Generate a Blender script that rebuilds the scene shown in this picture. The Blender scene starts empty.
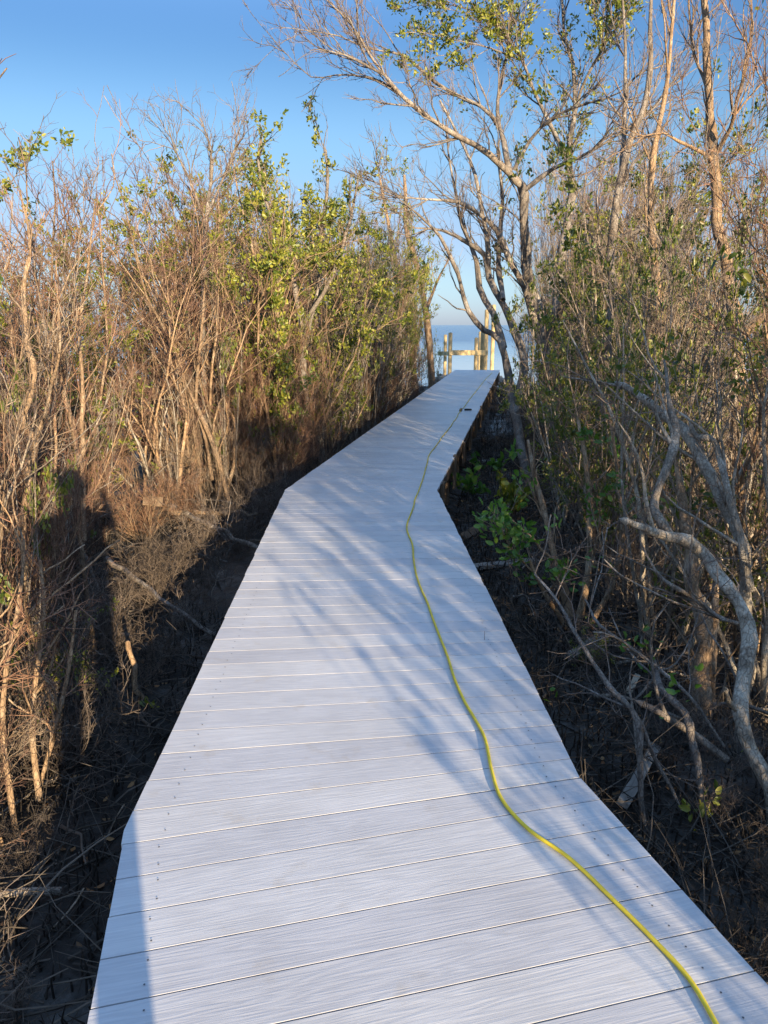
import bpy, bmesh, math, random
import numpy as np
from mathutils import Vector, noise as mnoise

R = math.radians
# ----------------------------------------------------------------- camera, sky, sun, exposure
CAM_H, PITCH, FPX = 1.54, R(14.2), 739.0
SUN_EL, SUN_AZ = R(11.5), R(21.7)          # sun behind the viewer, to the right
scene = bpy.context.scene
cam_d = bpy.data.cameras.new('camera')
cam = bpy.data.objects.new('camera', cam_d)
scene.collection.objects.link(cam)
cam.location = (0, 0, CAM_H)
cam.rotation_euler = (math.pi / 2 - PITCH, 0, 0)
cam_d.sensor_fit = 'AUTO'; cam_d.sensor_width = 36; cam_d.lens = FPX / 1024 * 36
cam_d.clip_start = 0.02; cam_d.clip_end = 20000
scene.camera = cam

world = bpy.data.worlds.new('World'); scene.world = world; world.use_nodes = True
wn, wl = world.node_tree.nodes, world.node_tree.links
bg = wn['Background']
sky = wn.new('ShaderNodeTexSky'); sky.sky_type = 'NISHITA'; sky.sun_disc = False
sky.sun_elevation = SUN_EL; sky.sun_rotation = math.pi - SUN_AZ
sky.air_density = 1.25; sky.dust_density = 0.3; sky.ozone_density = 2.2; sky.altitude = 0
# added tint by height: low sky dimmed, overhead kept brighter to fill shaded planks
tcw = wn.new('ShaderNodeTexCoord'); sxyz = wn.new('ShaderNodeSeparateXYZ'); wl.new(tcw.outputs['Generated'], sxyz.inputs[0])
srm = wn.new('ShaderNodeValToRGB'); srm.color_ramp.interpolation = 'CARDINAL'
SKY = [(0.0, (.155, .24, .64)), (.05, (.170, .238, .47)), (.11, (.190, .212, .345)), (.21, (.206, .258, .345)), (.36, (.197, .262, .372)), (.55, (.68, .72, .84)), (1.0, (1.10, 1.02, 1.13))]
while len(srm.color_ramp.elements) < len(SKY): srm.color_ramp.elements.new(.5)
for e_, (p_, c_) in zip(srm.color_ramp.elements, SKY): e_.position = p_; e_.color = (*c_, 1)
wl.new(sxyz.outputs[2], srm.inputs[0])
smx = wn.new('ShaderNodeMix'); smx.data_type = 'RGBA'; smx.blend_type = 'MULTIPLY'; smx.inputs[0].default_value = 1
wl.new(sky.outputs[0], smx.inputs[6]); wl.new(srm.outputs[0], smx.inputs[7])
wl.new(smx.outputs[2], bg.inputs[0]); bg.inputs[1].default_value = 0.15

sd = bpy.data.lights.new('sun', 'SUN'); sd.energy = 3.5; sd.angle = R(0.55); sd.color = (1.0, 0.80, 0.52)
sun = bpy.data.objects.new('sun', sd); scene.collection.objects.link(sun)
to_sun = Vector((math.sin(SUN_AZ) * math.cos(SUN_EL), -math.cos(SUN_AZ) * math.cos(SUN_EL), math.sin(SUN_EL)))
sun.rotation_euler = to_sun.to_track_quat('Z', 'Y').to_euler()
sun.location = to_sun * 30
vs = scene.view_settings
vs.view_transform = 'Standard'; vs.look = 'None'; vs.gamma = 1; vs.use_curve_mapping = False
vs.exposure = 1.9
scene.cycles.max_bounces = 6; scene.cycles.diffuse_bounces = 3; scene.cycles.transparent_max_bounces = 8

# ----------------------------------------------------------------- helpers
COL = scene.collection
GZ = -0.62                                   # mud level below the deck surface
WZ = -0.92                                   # water level

def W(px, py, Y):
    """world point seen at a photo position, standing Y metres ahead"""
    dx = (px - 384) / FPX; dz = -(py - 512) / FPX
    d = (dx, math.cos(PITCH) + dz * math.sin(PITCH), -math.sin(PITCH) + dz * math.cos(PITCH))
    t = Y / d[1]
    return np.array((d[0] * t, Y, CAM_H + d[2] * t))

def G(px, py, z=0.0):
    dx = (px - 384) / FPX; dz = -(py - 512) / FPX
    d = (dx, math.cos(PITCH) + dz * math.sin(PITCH), -math.sin(PITCH) + dz * math.cos(PITCH))
    t = (z - CAM_H) / d[2]
    return np.array((d[0] * t, d[1] * t, z))

def tag(o, label=None, cat=None, group=None, kind=None):
    if label: o['label'] = label
    if cat: o['category'] = cat
    if group: o['group'] = group
    if kind: o['kind'] = kind
    return o

def empty(name, loc=(0, 0, 0), rz=0.0):
    o = bpy.data.objects.new(name, None); COL.objects.link(o)
    o.location = [float(c) for c in loc]; o.rotation_euler = (0, 0, rz); o.empty_display_size = 0.1
    return o

def link(name, me, mat=None, parent=None):
    if mat is not None and not me.materials: me.materials.append(mat)
    o = bpy.data.objects.new(name, me); COL.objects.link(o)
    if parent is not None: o.parent = parent
    return o

def norm(v):
    return v / (np.linalg.norm(v) + 1e-12)

_fc = {}
def _tube_faces(n, k):
    if (n, k) not in _fc:
        i = np.arange(n - 1)[:, None]; j = np.arange(k)[None, :]
        a = i * k + j; b = i * k + (j + 1) % k
        _fc[(n, k)] = np.stack([a, b, b + k, a + k], -1).reshape(-1, 4)
    return _fc[(n, k)]

class QM:
    """collects quads only"""
    def __init__(s): s.v = []; s.f = []; s.n = 0
    def tube(s, pts, rad, k):
        pts = np.asarray(pts, float); n = len(pts); rad = np.asarray(rad, float)
        t = np.empty_like(pts)
        t[1:-1] = pts[2:] - pts[:-2]; t[0] = pts[1] - pts[0]; t[-1] = pts[-1] - pts[-2]
        t /= (np.sqrt((t * t).sum(1))[:, None] + 1e-12)
        m = t.mean(0); ax = int(np.argmin(np.abs(m)))
        ref = np.zeros(3); ref[ax] = 1
        u = np.cross(t, ref); u /= (np.sqrt((u * u).sum(1))[:, None] + 1e-12)
        w = np.cross(t, u)
        th = np.arange(k) * (2 * math.pi / k)
        ring = (u[:, None, :] * np.cos(th)[None, :, None] + w[:, None, :] * np.sin(th)[None, :, None]) * rad[:, None, None]
        s.v.append((pts[:, None, :] + ring).reshape(-1, 3))
        s.f.append(_tube_faces(n, k) + s.n); s.n += n * k
    def leaves(s, P, D, U, L, Wd):
        """P base, D direction, U side, L length, Wd width (arrays)"""
        P = np.asarray(P); D = np.asarray(D); U = np.asarray(U); L = np.asarray(L)[:, None]; Wd = np.asarray(Wd)[:, None]
        N = np.cross(D, U)
        pts = np.stack([P, P + D * L * .3 + U * Wd * .46 + N * Wd * .14, P + D * L * .72 + U * Wd * .40 + N * Wd * .08, P + D * L - N * L * .1,
                        P + D * L * .72 - U * Wd * .40 + N * Wd * .08, P + D * L * .3 - U * Wd * .46 + N * Wd * .14], 1)
        n = len(P); s.v.append(pts.reshape(-1, 3))
        b = (np.arange(n) * 6)[:, None] + s.n
        s.f.append(np.concatenate([b + np.array([[0, 1, 2, 3]]), b + np.array([[0, 3, 4, 5]])], 0)); s.n += n * 6
    def mesh(s, name, smooth=True):
        v = np.concatenate(s.v); f = np.concatenate(s.f)
        me = bpy.data.meshes.new(name)
        me.vertices.add(len(v)); me.vertices.foreach_set('co', v.astype(np.float32).ravel())
        me.loops.add(f.size); me.loops.foreach_set('vertex_index', f.astype(np.int32).ravel())
        me.polygons.add(len(f)); me.polygons.foreach_set('loop_start', (np.arange(len(f)) * 4).astype(np.int32))
        me.polygons.foreach_set('use_smooth', np.full(len(f), smooth))
        me.update(); me.validate()
        return me

def catmull(P, step):
    P = np.asarray(P, float)
    if len(P) < 3:
        Q = np.linspace(0, 1, 5)[:, None]; return P[0] * (1 - Q) + P[-1] * Q
    X = np.vstack([2 * P[0] - P[1], P, 2 * P[-1] - P[-2]]); out = []
    for i in range(1, len(X) - 2):
        a, b, c, d = X[i - 1], X[i], X[i + 1], X[i + 2]
        n = max(2, int(np.linalg.norm((c - b)[:3]) / step))
        t = np.linspace(0, 1, n, endpoint=False)[:, None]
        out.append(.5 * (2 * b + (c - a) * t + (2 * a - 5 * b + 4 * c - d) * t * t + (3 * b - a - 3 * c + d) * t ** 3))
    out.append(X[-2][None]); return np.vstack(out)

# ----------------------------------------------------------------- materials
def mat_new(name):
    m = bpy.data.materials.new(name); m.use_nodes = True
    nt = m.node_tree; b = nt.nodes['Principled BSDF']
    return m, nt, nt.nodes, nt.links, b

def ramp(nt, stops, fac):
    r = nt.nodes.new('ShaderNodeValToRGB'); e = r.color_ramp.elements
    while len(e) < len(stops): e.new(.5)
    for x, (p, c) in zip(e, stops): x.position = p; x.color = (*c, 1)
    nt.links.new(fac, r.inputs[0]); return r

def noise_tex(nt, scale, detail=4, rough=.55, vec=None, dist=0):
    n = nt.nodes.new('ShaderNodeTexNoise'); n.inputs['Scale'].default_value = scale
    n.inputs['Detail'].default_value = detail; n.inputs['Roughness'].default_value = rough; n.inputs['Distortion'].default_value = dist
    if vec is None:
        c = nt.nodes.new('ShaderNodeTexCoord'); vec = c.outputs['Object']
    nt.links.new(vec, n.inputs['Vector']); return n

def mixc(nt, fac, a, b, mode='MIX'):
    m = nt.nodes.new('ShaderNodeMix'); m.data_type = 'RGBA'; m.blend_type = mode
    for i, x in ((0, fac), (6, a), (7, b)):
        if hasattr(x, 'is_linked') or hasattr(x, 'links'): nt.links.new(x, m.inputs[i])
        else: m.inputs[i].default_value = x if i == 0 else (*x, 1)
    return m.outputs[2]

def bark(name, lo, hi, pale, pale_amt=.5, scale=1.0, bump=.8):
    m, nt, N, L, b = mat_new(name)
    tc = N.new('ShaderNodeTexCoord'); mp = N.new('ShaderNodeMapping'); mp.inputs['Scale'].default_value = (1, 1, .35)
    L.new(tc.outputs['Object'], mp.inputs[0])
    n1 = noise_tex(nt, 22 * scale, 6, .65, mp.outputs[0]); n2 = noise_tex(nt, 6 * scale, 4, .6, tc.outputs['Object'], .6)
    geo = N.new('ShaderNodeNewGeometry'); oi = N.new('ShaderNodeObjectInfo')
    r1 = ramp(nt, [(.3, lo), (.68, hi)], n1.outputs['Fac'])
    r2 = ramp(nt, [(.5, (0, 0, 0)), (.66, (pale_amt,) * 3)], n2.outputs['Fac'])
    c = mixc(nt, r2.outputs[0], r1.outputs[0], pale)
    vo = N.new('ShaderNodeTexVoronoi'); vo.feature = 'DISTANCE_TO_EDGE'; vo.inputs['Scale'].default_value = 55 * scale
    L.new(mp.outputs[0], vo.inputs['Vector'])
    vr = ramp(nt, [(0, (.62, .60, .58)), (.10, (1, 1, 1))], vo.outputs['Distance'])
    c = mixc(nt, .7, c, vr.outputs[0], 'MULTIPLY')
    n5 = noise_tex(nt, 75 * scale, 5, .7, tc.outputs['Object'])
    r5 = ramp(nt, [(.3, (.75, .75, .75)), (.7, (1.4, 1.4, 1.4))], n5.outputs['Fac']); c = mixc(nt, 1.0, c, r5.outputs[0], 'MULTIPLY')
    hs = N.new('ShaderNodeMath'); hs.operation = 'MULTIPLY_ADD'; hs.inputs[1].default_value = 1.4; L.new(vr.outputs[0], hs.inputs[0]); L.new(n5.outputs['Fac'], hs.inputs[2])
    rv = ramp(nt, [(0, (.72, .70, .70)), (.5, (.95, .95, .95)), (1, (1.2, 1.15, 1.08))], geo.outputs['Random Per Island'])
    c = mixc(nt, 1.0, c, rv.outputs[0], 'MULTIPLY')
    ro = ramp(nt, [(0, (.85, .85, .88)), (1, (1.1, 1.04, .98))], oi.outputs['Random'])
    c = mixc(nt, 1.0, c, ro.outputs[0], 'MULTIPLY')
    L.new(c, b.inputs['Base Color']); b.inputs['Roughness'].default_value = .85; b.inputs['Specular IOR Level'].default_value = .25
    bp = N.new('ShaderNodeBump'); bp.inputs['Strength'].default_value = bump; bp.inputs['Distance'].default_value = .01
    L.new(hs.outputs[0], bp.inputs['Height']); L.new(bp.outputs[0], b.inputs['Normal'])
    return m

def twig(name, cols):
    m, nt, N, L, b = mat_new(name)
    geo = N.new('ShaderNodeNewGeometry'); oi = N.new('ShaderNodeObjectInfo')
    k = len(cols) - 1
    r = ramp(nt, [(i / k, c) for i, c in enumerate(cols)], geo.outputs['Random Per Island'])
    n = noise_tex(nt, 14, 3)
    rn = ramp(nt, [(.3, (.75, .75, .75)), (.7, (1.15, 1.15, 1.15))], n.outputs['Fac'])
    c = mixc(nt, 1.0, r.outputs[0], rn.outputs[0], 'MULTIPLY')
    ro = ramp(nt, [(0, (.8, .8, .84)), (1, (1.15, 1.08, 1.0))], oi.outputs['Random'])
    c = mixc(nt, 1.0, c, ro.outputs[0], 'MULTIPLY')
    L.new(c, b.inputs['Base Color']); b.inputs['Roughness'].default_value = .8; b.inputs['Specular IOR Level'].default_value = .2
    return m

def leaf(name, cols, trans=.3, rough=.42):
    m, nt, N, L, b = mat_new(name)
    geo = N.new('ShaderNodeNewGeometry'); k = len(cols) - 1
    r = ramp(nt, [(i / k, c) for i, c in enumerate(cols)], geo.outputs['Random Per Island'])
    L.new(r.outputs[0], b.inputs['Base Color']); b.inputs['Roughness'].default_value = rough
    b.inputs['Specular IOR Level'].default_value = .5
    t = N.new('ShaderNodeBsdfTranslucent'); ms = N.new('ShaderNodeMixShader'); ms.inputs[0].default_value = trans
    mm = mixc(nt, 1.0, r.outputs[0], (1.3, 1.5, .6), 'MULTIPLY')
    L.new(mm, t.inputs[0]); L.new(b.outputs[0], ms.inputs[1]); L.new(t.outputs[0], ms.inputs[2])
    L.new(ms.outputs[0], N['Material Output'].inputs[0])
    return m

M = {}
M['bark_tan'] = bark('tan bark', (.16, .105, .065), (.38, .275, .18), (.46, .40, .32), .5)
M['bark_grey'] = bark('grey bark', (.12, .10, .085), (.33, .285, .24), (.46, .43, .39), .7)
M['bark_pale'] = bark('lichen grey bark', (.17, .145, .12), (.42, .37, .30), (.58, .55, .48), .85)
M['bark_dark'] = bark('dark bark', (.06, .048, .04), (.19, .15, .115), (.30, .27, .24), .4)
M['twig_red'] = twig('reddish twigs', [(.055, .03, .024), (.20, .115, .08), (.30, .185, .13), (.11, .065, .05)])
M['twig_tan'] = twig('tan twigs', [(.07, .05, .036), (.25, .185, .13), (.42, .34, .25), (.14, .095, .07)])
M['twig_grey'] = twig('grey twigs', [(.07, .055, .046), (.18, .14, .115), (.26, .215, .18), (.12, .085, .07)])
M['twig_dark'] = twig('dark dead twigs', [(.04, .032, .027), (.11, .088, .072), (.19, .155, .13), (.07, .055, .046)])
M['leaf_green'] = leaf('mangrove leaves', [(.06, .095, .018), (.13, .165, .026), (.22, .23, .036), (.32, .30, .045), (.10, .135, .022)])
M['leaf_mid'] = leaf('mid-green leaves', [(.04, .07, .015), (.085, .12, .024), (.15, .17, .03), (.21, .20, .04), (.06, .10, .02)])  # greens between the mangrove leaves and the dull leaves
M['leaf_dull'] = leaf('dull leaves', [(.04, .06, .018), (.09, .11, .03), (.15, .13, .04), (.17, .10, .045)], .22)
M['leaf_bright'] = leaf('seedling leaves', [(.05, .13, .02), (.09, .19, .03), (.14, .24, .04)], .3)
M['leaf_yellow'] = leaf('yellow leaves', [(.42, .36, .03), (.34, .36, .05)], .3)
M['leaf_dead'] = leaf('dead leaves', [(.17, .075, .03), (.30, .15, .06), (.36, .22, .10), (.10, .05, .03)], .12, .7)

def make_wood(name, lo, hi, sc=(2, 30, 30), rough=.8):
    m, nt, N, L, b = mat_new(name)
    tc = N.new('ShaderNodeTexCoord'); mp = N.new('ShaderNodeMapping'); mp.inputs['Scale'].default_value = sc
    L.new(tc.outputs['Object'], mp.inputs[0]); n = noise_tex(nt, 1.6, 6, .6, mp.outputs[0], .5); n2 = noise_tex(nt, 3, 3)
    r = ramp(nt, [(.28, lo), (.7, hi)], n.outputs['Fac'])
    r2 = ramp(nt, [(.35, (.65, .65, .65)), (.65, (1.1, 1.1, 1.1))], n2.outputs['Fac'])
    c = mixc(nt, 1.0, r.outputs[0], r2.outputs[0], 'MULTIPLY')
    L.new(c, b.inputs['Base Color']); b.inputs['Roughness'].default_value = rough
    bp = N.new('ShaderNodeBump'); bp.inputs['Strength'].default_value = .4; bp.inputs['Distance'].default_value = .006
    L.new(n.outputs['Fac'], bp.inputs['Height']); L.new(bp.outputs[0], b.inputs['Normal'])
    return m
M['post_wood'] = make_wood('treated post wood', (.085, .056, .036), (.21, .145, .09), (30, 30, 2))
M['pale_post'] = make_wood('pale piling wood', (.36, .26, .12), (.56, .42, .22), (20, 20, 1.5))
M['rim_wood'] = make_wood('treated rim wood', (.075, .05, .032), (.18, .12, .075), (2, 30, 30))
M['old_board'] = make_wood('weathered board', (.17, .155, .14), (.34, .315, .285), (3, 40, 40))
M['pale_board'] = make_wood('bleached board', (.34, .29, .22), (.52, .46, .36), (3, 40, 40))

def make_deck():
    m, nt, N, L, b = mat_new('embossed grey composite decking')
    uv = N.new('ShaderNodeUVMap'); geo = N.new('ShaderNodeNewGeometry')
    # every board has its own grain: shift by the island's random number
    ad = N.new('ShaderNodeVectorMath'); ad.operation = 'MULTIPLY_ADD'
    cmb = N.new('ShaderNodeCombineXYZ'); cmb.inputs[0].default_value = 37; cmb.inputs[1].default_value = 11; cmb.inputs[2].default_value = 23
    L.new(cmb.outputs[0], ad.inputs[0]); L.new(geo.outputs['Random Per Island'], ad.inputs[1]); L.new(uv.outputs[0], ad.inputs[2])
    mp = N.new('ShaderNodeMapping'); mp.inputs['Scale'].default_value = (.9, 12, 1); L.new(ad.outputs[0], mp.inputs[0])
    swirl = noise_tex(nt, 1.0, 3, .5, mp.outputs[0], .4)
    mul = N.new('ShaderNodeMath'); mul.operation = 'MULTIPLY'; mul.inputs[1].default_value = 90
    L.new(swirl.outputs['Fac'], mul.inputs[0])
    sn = N.new('ShaderNodeMath'); sn.operation = 'SINE'; L.new(mul.outputs[0], sn.inputs[0])
    mp2 = N.new('ShaderNodeMapping'); mp2.inputs['Scale'].default_value = (8, 210, 1); L.new(ad.outputs[0], mp2.inputs[0])
    fine = noise_tex(nt, 1.0, 3, .6, mp2.outputs[0])
    gr = ramp(nt, [(.35, (0, 0, 0)), (.75, (1, 1, 1))], fine.outputs['Fac'])
    mm = N.new('ShaderNodeMath'); mm.operation = 'MULTIPLY_ADD'; mm.inputs[1].default_value = .28
    L.new(sn.outputs[0], mm.inputs[0]); L.new(gr.outputs[0], mm.inputs[2])
    base = ramp(nt, [(0, (.52, .51, .52)), (.5, (.565, .552, .558)), (1, (.61, .594, .592))], mm.outputs[0])
    big = noise_tex(nt, 2.2, 4, .6)
    br = ramp(nt, [(.35, (.88, .875, .87)), (.62, (1.0, 1.0, 1.0))], big.outputs['Fac'])
    c = mixc(nt, 1.0, base.outputs[0], br.outputs[0], 'MULTIPLY')
    # a few tan scuffs of dried mud
    st = noise_tex(nt, 5.5, 5, .62, None, .3)
    sr = ramp(nt, [(.60, (0, 0, 0)), (.74, (.5, .5, .5))], st.outputs['Fac'])
    c = mixc(nt, sr.outputs[0], c, (.42, .36, .29))
    rv = ramp(nt, [(0, (.91, .91, .93)), (.5, (1.0, 1.0, 1.0)), (1, (1.06, 1.05, 1.03))], geo.outputs['Random Per Island'])
    c = mixc(nt, 1.0, c, rv.outputs[0], 'MULTIPLY')
    L.new(c, b.inputs['Base Color'])
    rr = ramp(nt, [(0, (.5,) * 3), (1, (.36,) * 3)], mm.outputs[0]); L.new(rr.outputs[0], b.inputs['Roughness'])
    b.inputs['Specular IOR Level'].default_value = .4
    bp = N.new('ShaderNodeBump'); bp.inputs['Strength'].default_value = .32; bp.inputs['Distance'].default_value = .0008
    L.new(mm.outputs[0], bp.inputs['Height']); L.new(bp.outputs[0], b.inputs['Normal'])
    return m
M['deck'] = make_deck()

def simple(name, col, rough=.5, metal=0):
    m, nt, N, L, b = mat_new(name)
    n = noise_tex(nt, 30, 3); r = ramp(nt, [(.3, tuple(c * .85 for c in col)), (.7, tuple(min(1, c * 1.1) for c in col))], n.outputs['Fac'])
    L.new(r.outputs[0], b.inputs['Base Color']); b.inputs['Roughness'].default_value = rough; b.inputs['Metallic'].default_value = metal
    return m
M['screw'] = simple('screw heads', (.10, .10, .11), .5, .6)
M['cord'] = simple('yellow cord', (.72, .55, .03), .5)
M['plug'] = simple('tan plug', (.30, .17, .05), .5)
M['black'] = simple('black rubber', (.02, .02, .022), .5)
M['skin'] = simple('skin', (.45, .28, .2), .5)
M['shirt'] = simple('blue shirt', (.12, .18, .28), .9)
M['jeans'] = simple('dark jeans', (.04, .05, .09), .9)
M['hair'] = simple('brown hair', (.06, .035, .02), .6)
M['stone'] = bark('shore stone', (.16, .14, .12), (.40, .36, .31), (.5, .46, .4), .4, .6)

def make_mud():
    m, nt, N, L, b = mat_new('dark marsh mud')
    n1 = noise_tex(nt, 2.2, 7, .65, None, .4); n2 = noise_tex(nt, 26, 6, .7); n3 = noise_tex(nt, .9, 3)
    r1 = ramp(nt, [(.3, (.012, .011, .010)), (.52, (.034, .031, .028)), (.64, (.10, .095, .09)), (.74, (.19, .185, .175))], n1.outputs['Fac'])
    r2 = ramp(nt, [(.3, (.6, .6, .6)), (.7, (1.3, 1.3, 1.3))], n2.outputs['Fac'])
    c = mixc(nt, 1.0, r1.outputs[0], r2.outputs[0], 'MULTIPLY')
    L.new(c, b.inputs['Base Color'])
    rr = ramp(nt, [(.38, (.9,) * 3), (.58, (.32,) * 3)], n3.outputs['Fac']); L.new(rr.outputs[0], b.inputs['Roughness'])
    b.inputs['Specular IOR Level'].default_value = .3
    bp = N.new('ShaderNodeBump'); bp.inputs['Strength'].default_value = .8; bp.inputs['Distance'].default_value = .02
    ad = N.new('ShaderNodeMath'); ad.operation = 'ADD'; L.new(n2.outputs['Fac'], ad.inputs[0]); L.new(n1.outputs['Fac'], ad.inputs[1])
    L.new(ad.outputs[0], bp.inputs['Height']); L.new(bp.outputs[0], b.inputs['Normal'])
    return m
M['mud'] = make_mud()

def make_water():
    m, nt, N, L, b = mat_new('bay water')
    tc = N.new('ShaderNodeTexCoord'); sp = N.new('ShaderNodeSeparateXYZ'); L.new(tc.outputs['Object'], sp.inputs[0])
    nz = noise_tex(nt, .02, 3); 
    ma = N.new('ShaderNodeMath'); ma.operation = 'MULTIPLY_ADD'; ma.inputs[1].default_value = 60; L.new(nz.outputs['Fac'], ma.inputs[0]); L.new(sp.outputs[1], ma.inputs[2])
    mr = N.new('ShaderNodeMapRange'); mr.inputs[1].default_value = 70; mr.inputs[2].default_value = 150; L.new(ma.outputs[0], mr.inputs[0])
    # shallow pale sand bottom near the shore, deeper blue beyond
    c = ramp(nt, [(0, (.50, .52, .50)), (.35, (.26, .38, .46)), (1, (.012, .085, .23))], mr.outputs[0])
    L.new(c.outputs[0], b.inputs['Base Color']); b.inputs['Roughness'].default_value = .16; b.inputs['IOR'].default_value = 1.33
    sr_ = ramp(nt, [(0, (.5,) * 3), (1, (.22,) * 3)], mr.outputs[0]); L.new(sr_.outputs[0], b.inputs['Specular IOR Level'])
    w = noise_tex(nt, 1.1, 5, .6); bp = N.new('ShaderNodeBump'); bp.inputs['Distance'].default_value = .25
    st = ramp(nt, [(0, (.05,) * 3), (.4, (.25,) * 3), (1, (.9,) * 3)], mr.outputs[0]); L.new(st.outputs[0], bp.inputs['Strength'])
    L.new(w.outputs['Fac'], bp.inputs['Height']); L.new(bp.outputs[0], b.inputs['Normal'])
    return m
M['water'] = make_water()

# ----------------------------------------------------------------- ground and water
def ground_z(x, y):
    z = GZ + .07 * mnoise.noise((x * .55, y * .55, 0)) + .045 * mnoise.noise((x * 1.7, y * 1.7, 3)) + .025 * mnoise.noise((x * 5, y * 5, 7)) + .012 * mnoise.noise((x * 13, y * 13, 11))
    if y > 27.5: z -= min(1.0, (y - 27.5) * .13)
    return z
def build_ground():
    xs = np.concatenate([[-400, -150, -60, -25, -14, -9, -6.5], np.arange(-5, 5.5, .065), [6.5, 9, 14, 25, 60, 150, 400]])
    ys = np.concatenate([[-400, -120, -40, -15, -6, -2], np.arange(.5, 13, .07), np.arange(13, 34, .35), [37, 42, 60]])
    v = [(x, y, ground_z(x, y)) for y in ys for x in xs]
    nx = len(xs); i = np.arange((len(ys) - 1))[:, None] * nx + np.arange(nx - 1)[None, :]
    q = QM(); q.v.append(np.array(v)); q.f.append(np.stack([i, i + 1, i + nx + 1, i + nx], -1).reshape(-1, 4))
    o = link('ground', q.mesh('ground'), M['mud']); tag(o, 'dark wet mud flat under the thicket and the boardwalk', 'ground', kind='structure')
build_ground()
q = QM(); q.v.append(np.array([(-9000, 29, WZ), (9000, 29, WZ), (9000, 15000, WZ), (-9000, 15000, WZ)])); q.f.append(np.array([[0, 1, 2, 3]]))
wo = link('water', q.mesh('water'), M['water']); tag(wo, 'calm blue bay water reaching the horizon', 'water', kind='structure')

# ----------------------------------------------------------------- boardwalk
def ln(a, b): return np.array(b[:2]) - np.array(a[:2])
L1, R1 = G(125, 830)[:2], G(580, 778)[:2]
L2, R2 = G(285, 490)[:2], G(437, 490)[:2]
L3, R3 = G(455, 370)[:2], G(500, 370)[:2]
h1 = norm((L1 - G(88, 1024)[:2]) + (R1 - G(768, 985)[:2]))
L0, R0 = L1 + norm(G(88, 1024)[:2] - L1) * 4.5, R1 + norm(G(768, 985)[:2] - R1) * 4.7
SEG = [(L0, R0, L1, R1), (L1, R1, L2, R2), (L2, R2, L3, R3)]

def clip(poly, p, n):
    out = []
    for i in range(len(poly)):
        a, b = poly[i], poly[(i + 1) % len(poly)]
        da, db = np.dot(a - p, n), np.dot(b - p, n)
        if da >= 0: out.append(a)
        if (da >= 0) != (db >= 0): out.append(a + (b - a) * (da / (da - db)))
    return out

def inset(poly, d):
    out = []; n = len(poly)
    for i in range(n):
        a, b, c = poly[i - 1], poly[i], poly[(i + 1) % n]
        e1 = norm(b - a); e2 = norm(c - b); n1 = np.array((-e1[1], e1[0])); n2 = np.array((-e2[1], e2[0]))
        k = 1 + np.dot(n1, n2)
        out.append(b + (n1 + n2) * d / max(k, .35))
    return out

bw = empty('boardwalk', (0, 0, GZ))
tag(bw, 'raised boardwalk of pale grey composite planks crossing the mud to the water', 'boardwalk')
def in_bw(o): o.parent = bw; o.location = (o.location.x, o.location.y, o.location.z - GZ); return o
PITCHB, GAP, TH = .1405, .0044, .025
LP_, RP_ = [L0, L1, L2, L3], [R0, R1, R2, R3]
H1, H2, H3 = [norm(norm(b - a) + norm(d - c)) for a, c, b, d in SEG]
A1, A2, A3 = [math.atan2(h[1], h[0]) for h in (H1, H2, H3)]
C = [(a + b) / 2 for a, b in zip(LP_, RP_)]
cl_ = [np.linalg.norm(C[i + 1] - C[i]) for i in range(3)]; K1, K2 = cl_[0], cl_[0] + cl_[1]
def centre(s):
    if s < K1: return C[0] + (C[1] - C[0]) * s / cl_[0]
    if s < K2: return C[1] + (C[2] - C[1]) * (s - K1) / cl_[1]
    return C[2] + (C[3] - C[2]) * (s - K2) / cl_[2]
def heading(s):
    return float(np.interp(s, [0, K1 - .10, K1 + .50, K1 + 1.1, K1 + 2.6, K2 - .5, K2 + .5, 99], [A1, A1, A2 + R(4.5), A2 + R(3.0), A2, A2, A3, A3]))
def hit(poly, p, d):
    best = None
    for i in range(len(poly) - 1):
        a, e = poly[i], poly[i + 1] - poly[i]
        den = d[0] * e[1] - d[1] * e[0]
        if abs(den) < 1e-9: continue
        r = a - p; t = (r[0] * e[1] - r[1] * e[0]) / den; u = (r[0] * d[1] - r[1] * d[0]) / den
        if -1e-6 <= u <= 1 + 1e-6 and t > 0 and (best is None or t < best[0]): best = (t, i + u, a + e * u)
    return best
cuts = []; s = .35
while s < K2 + cl_[2] - .06:
    h = heading(s); ac = np.array((math.sin(h), -math.cos(h))); c = centre(s)
    a, b = hit(LP_, c, -ac), hit(RP_, c, ac)
    if a and b: cuts.append((s, h, a, b, c))
    s += PITCHB
cuts.append((s, A3, (0, 3.0, L3), (0, 3.0, R3), C[3]))
bounds = [K1 - .02, K2, 1e9]; bms = [bmesh.new() for _ in bounds]; uvls = [b.loops.layers.uv.new('UVMap') for b in bms]
brg = random.Random(12)
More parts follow.
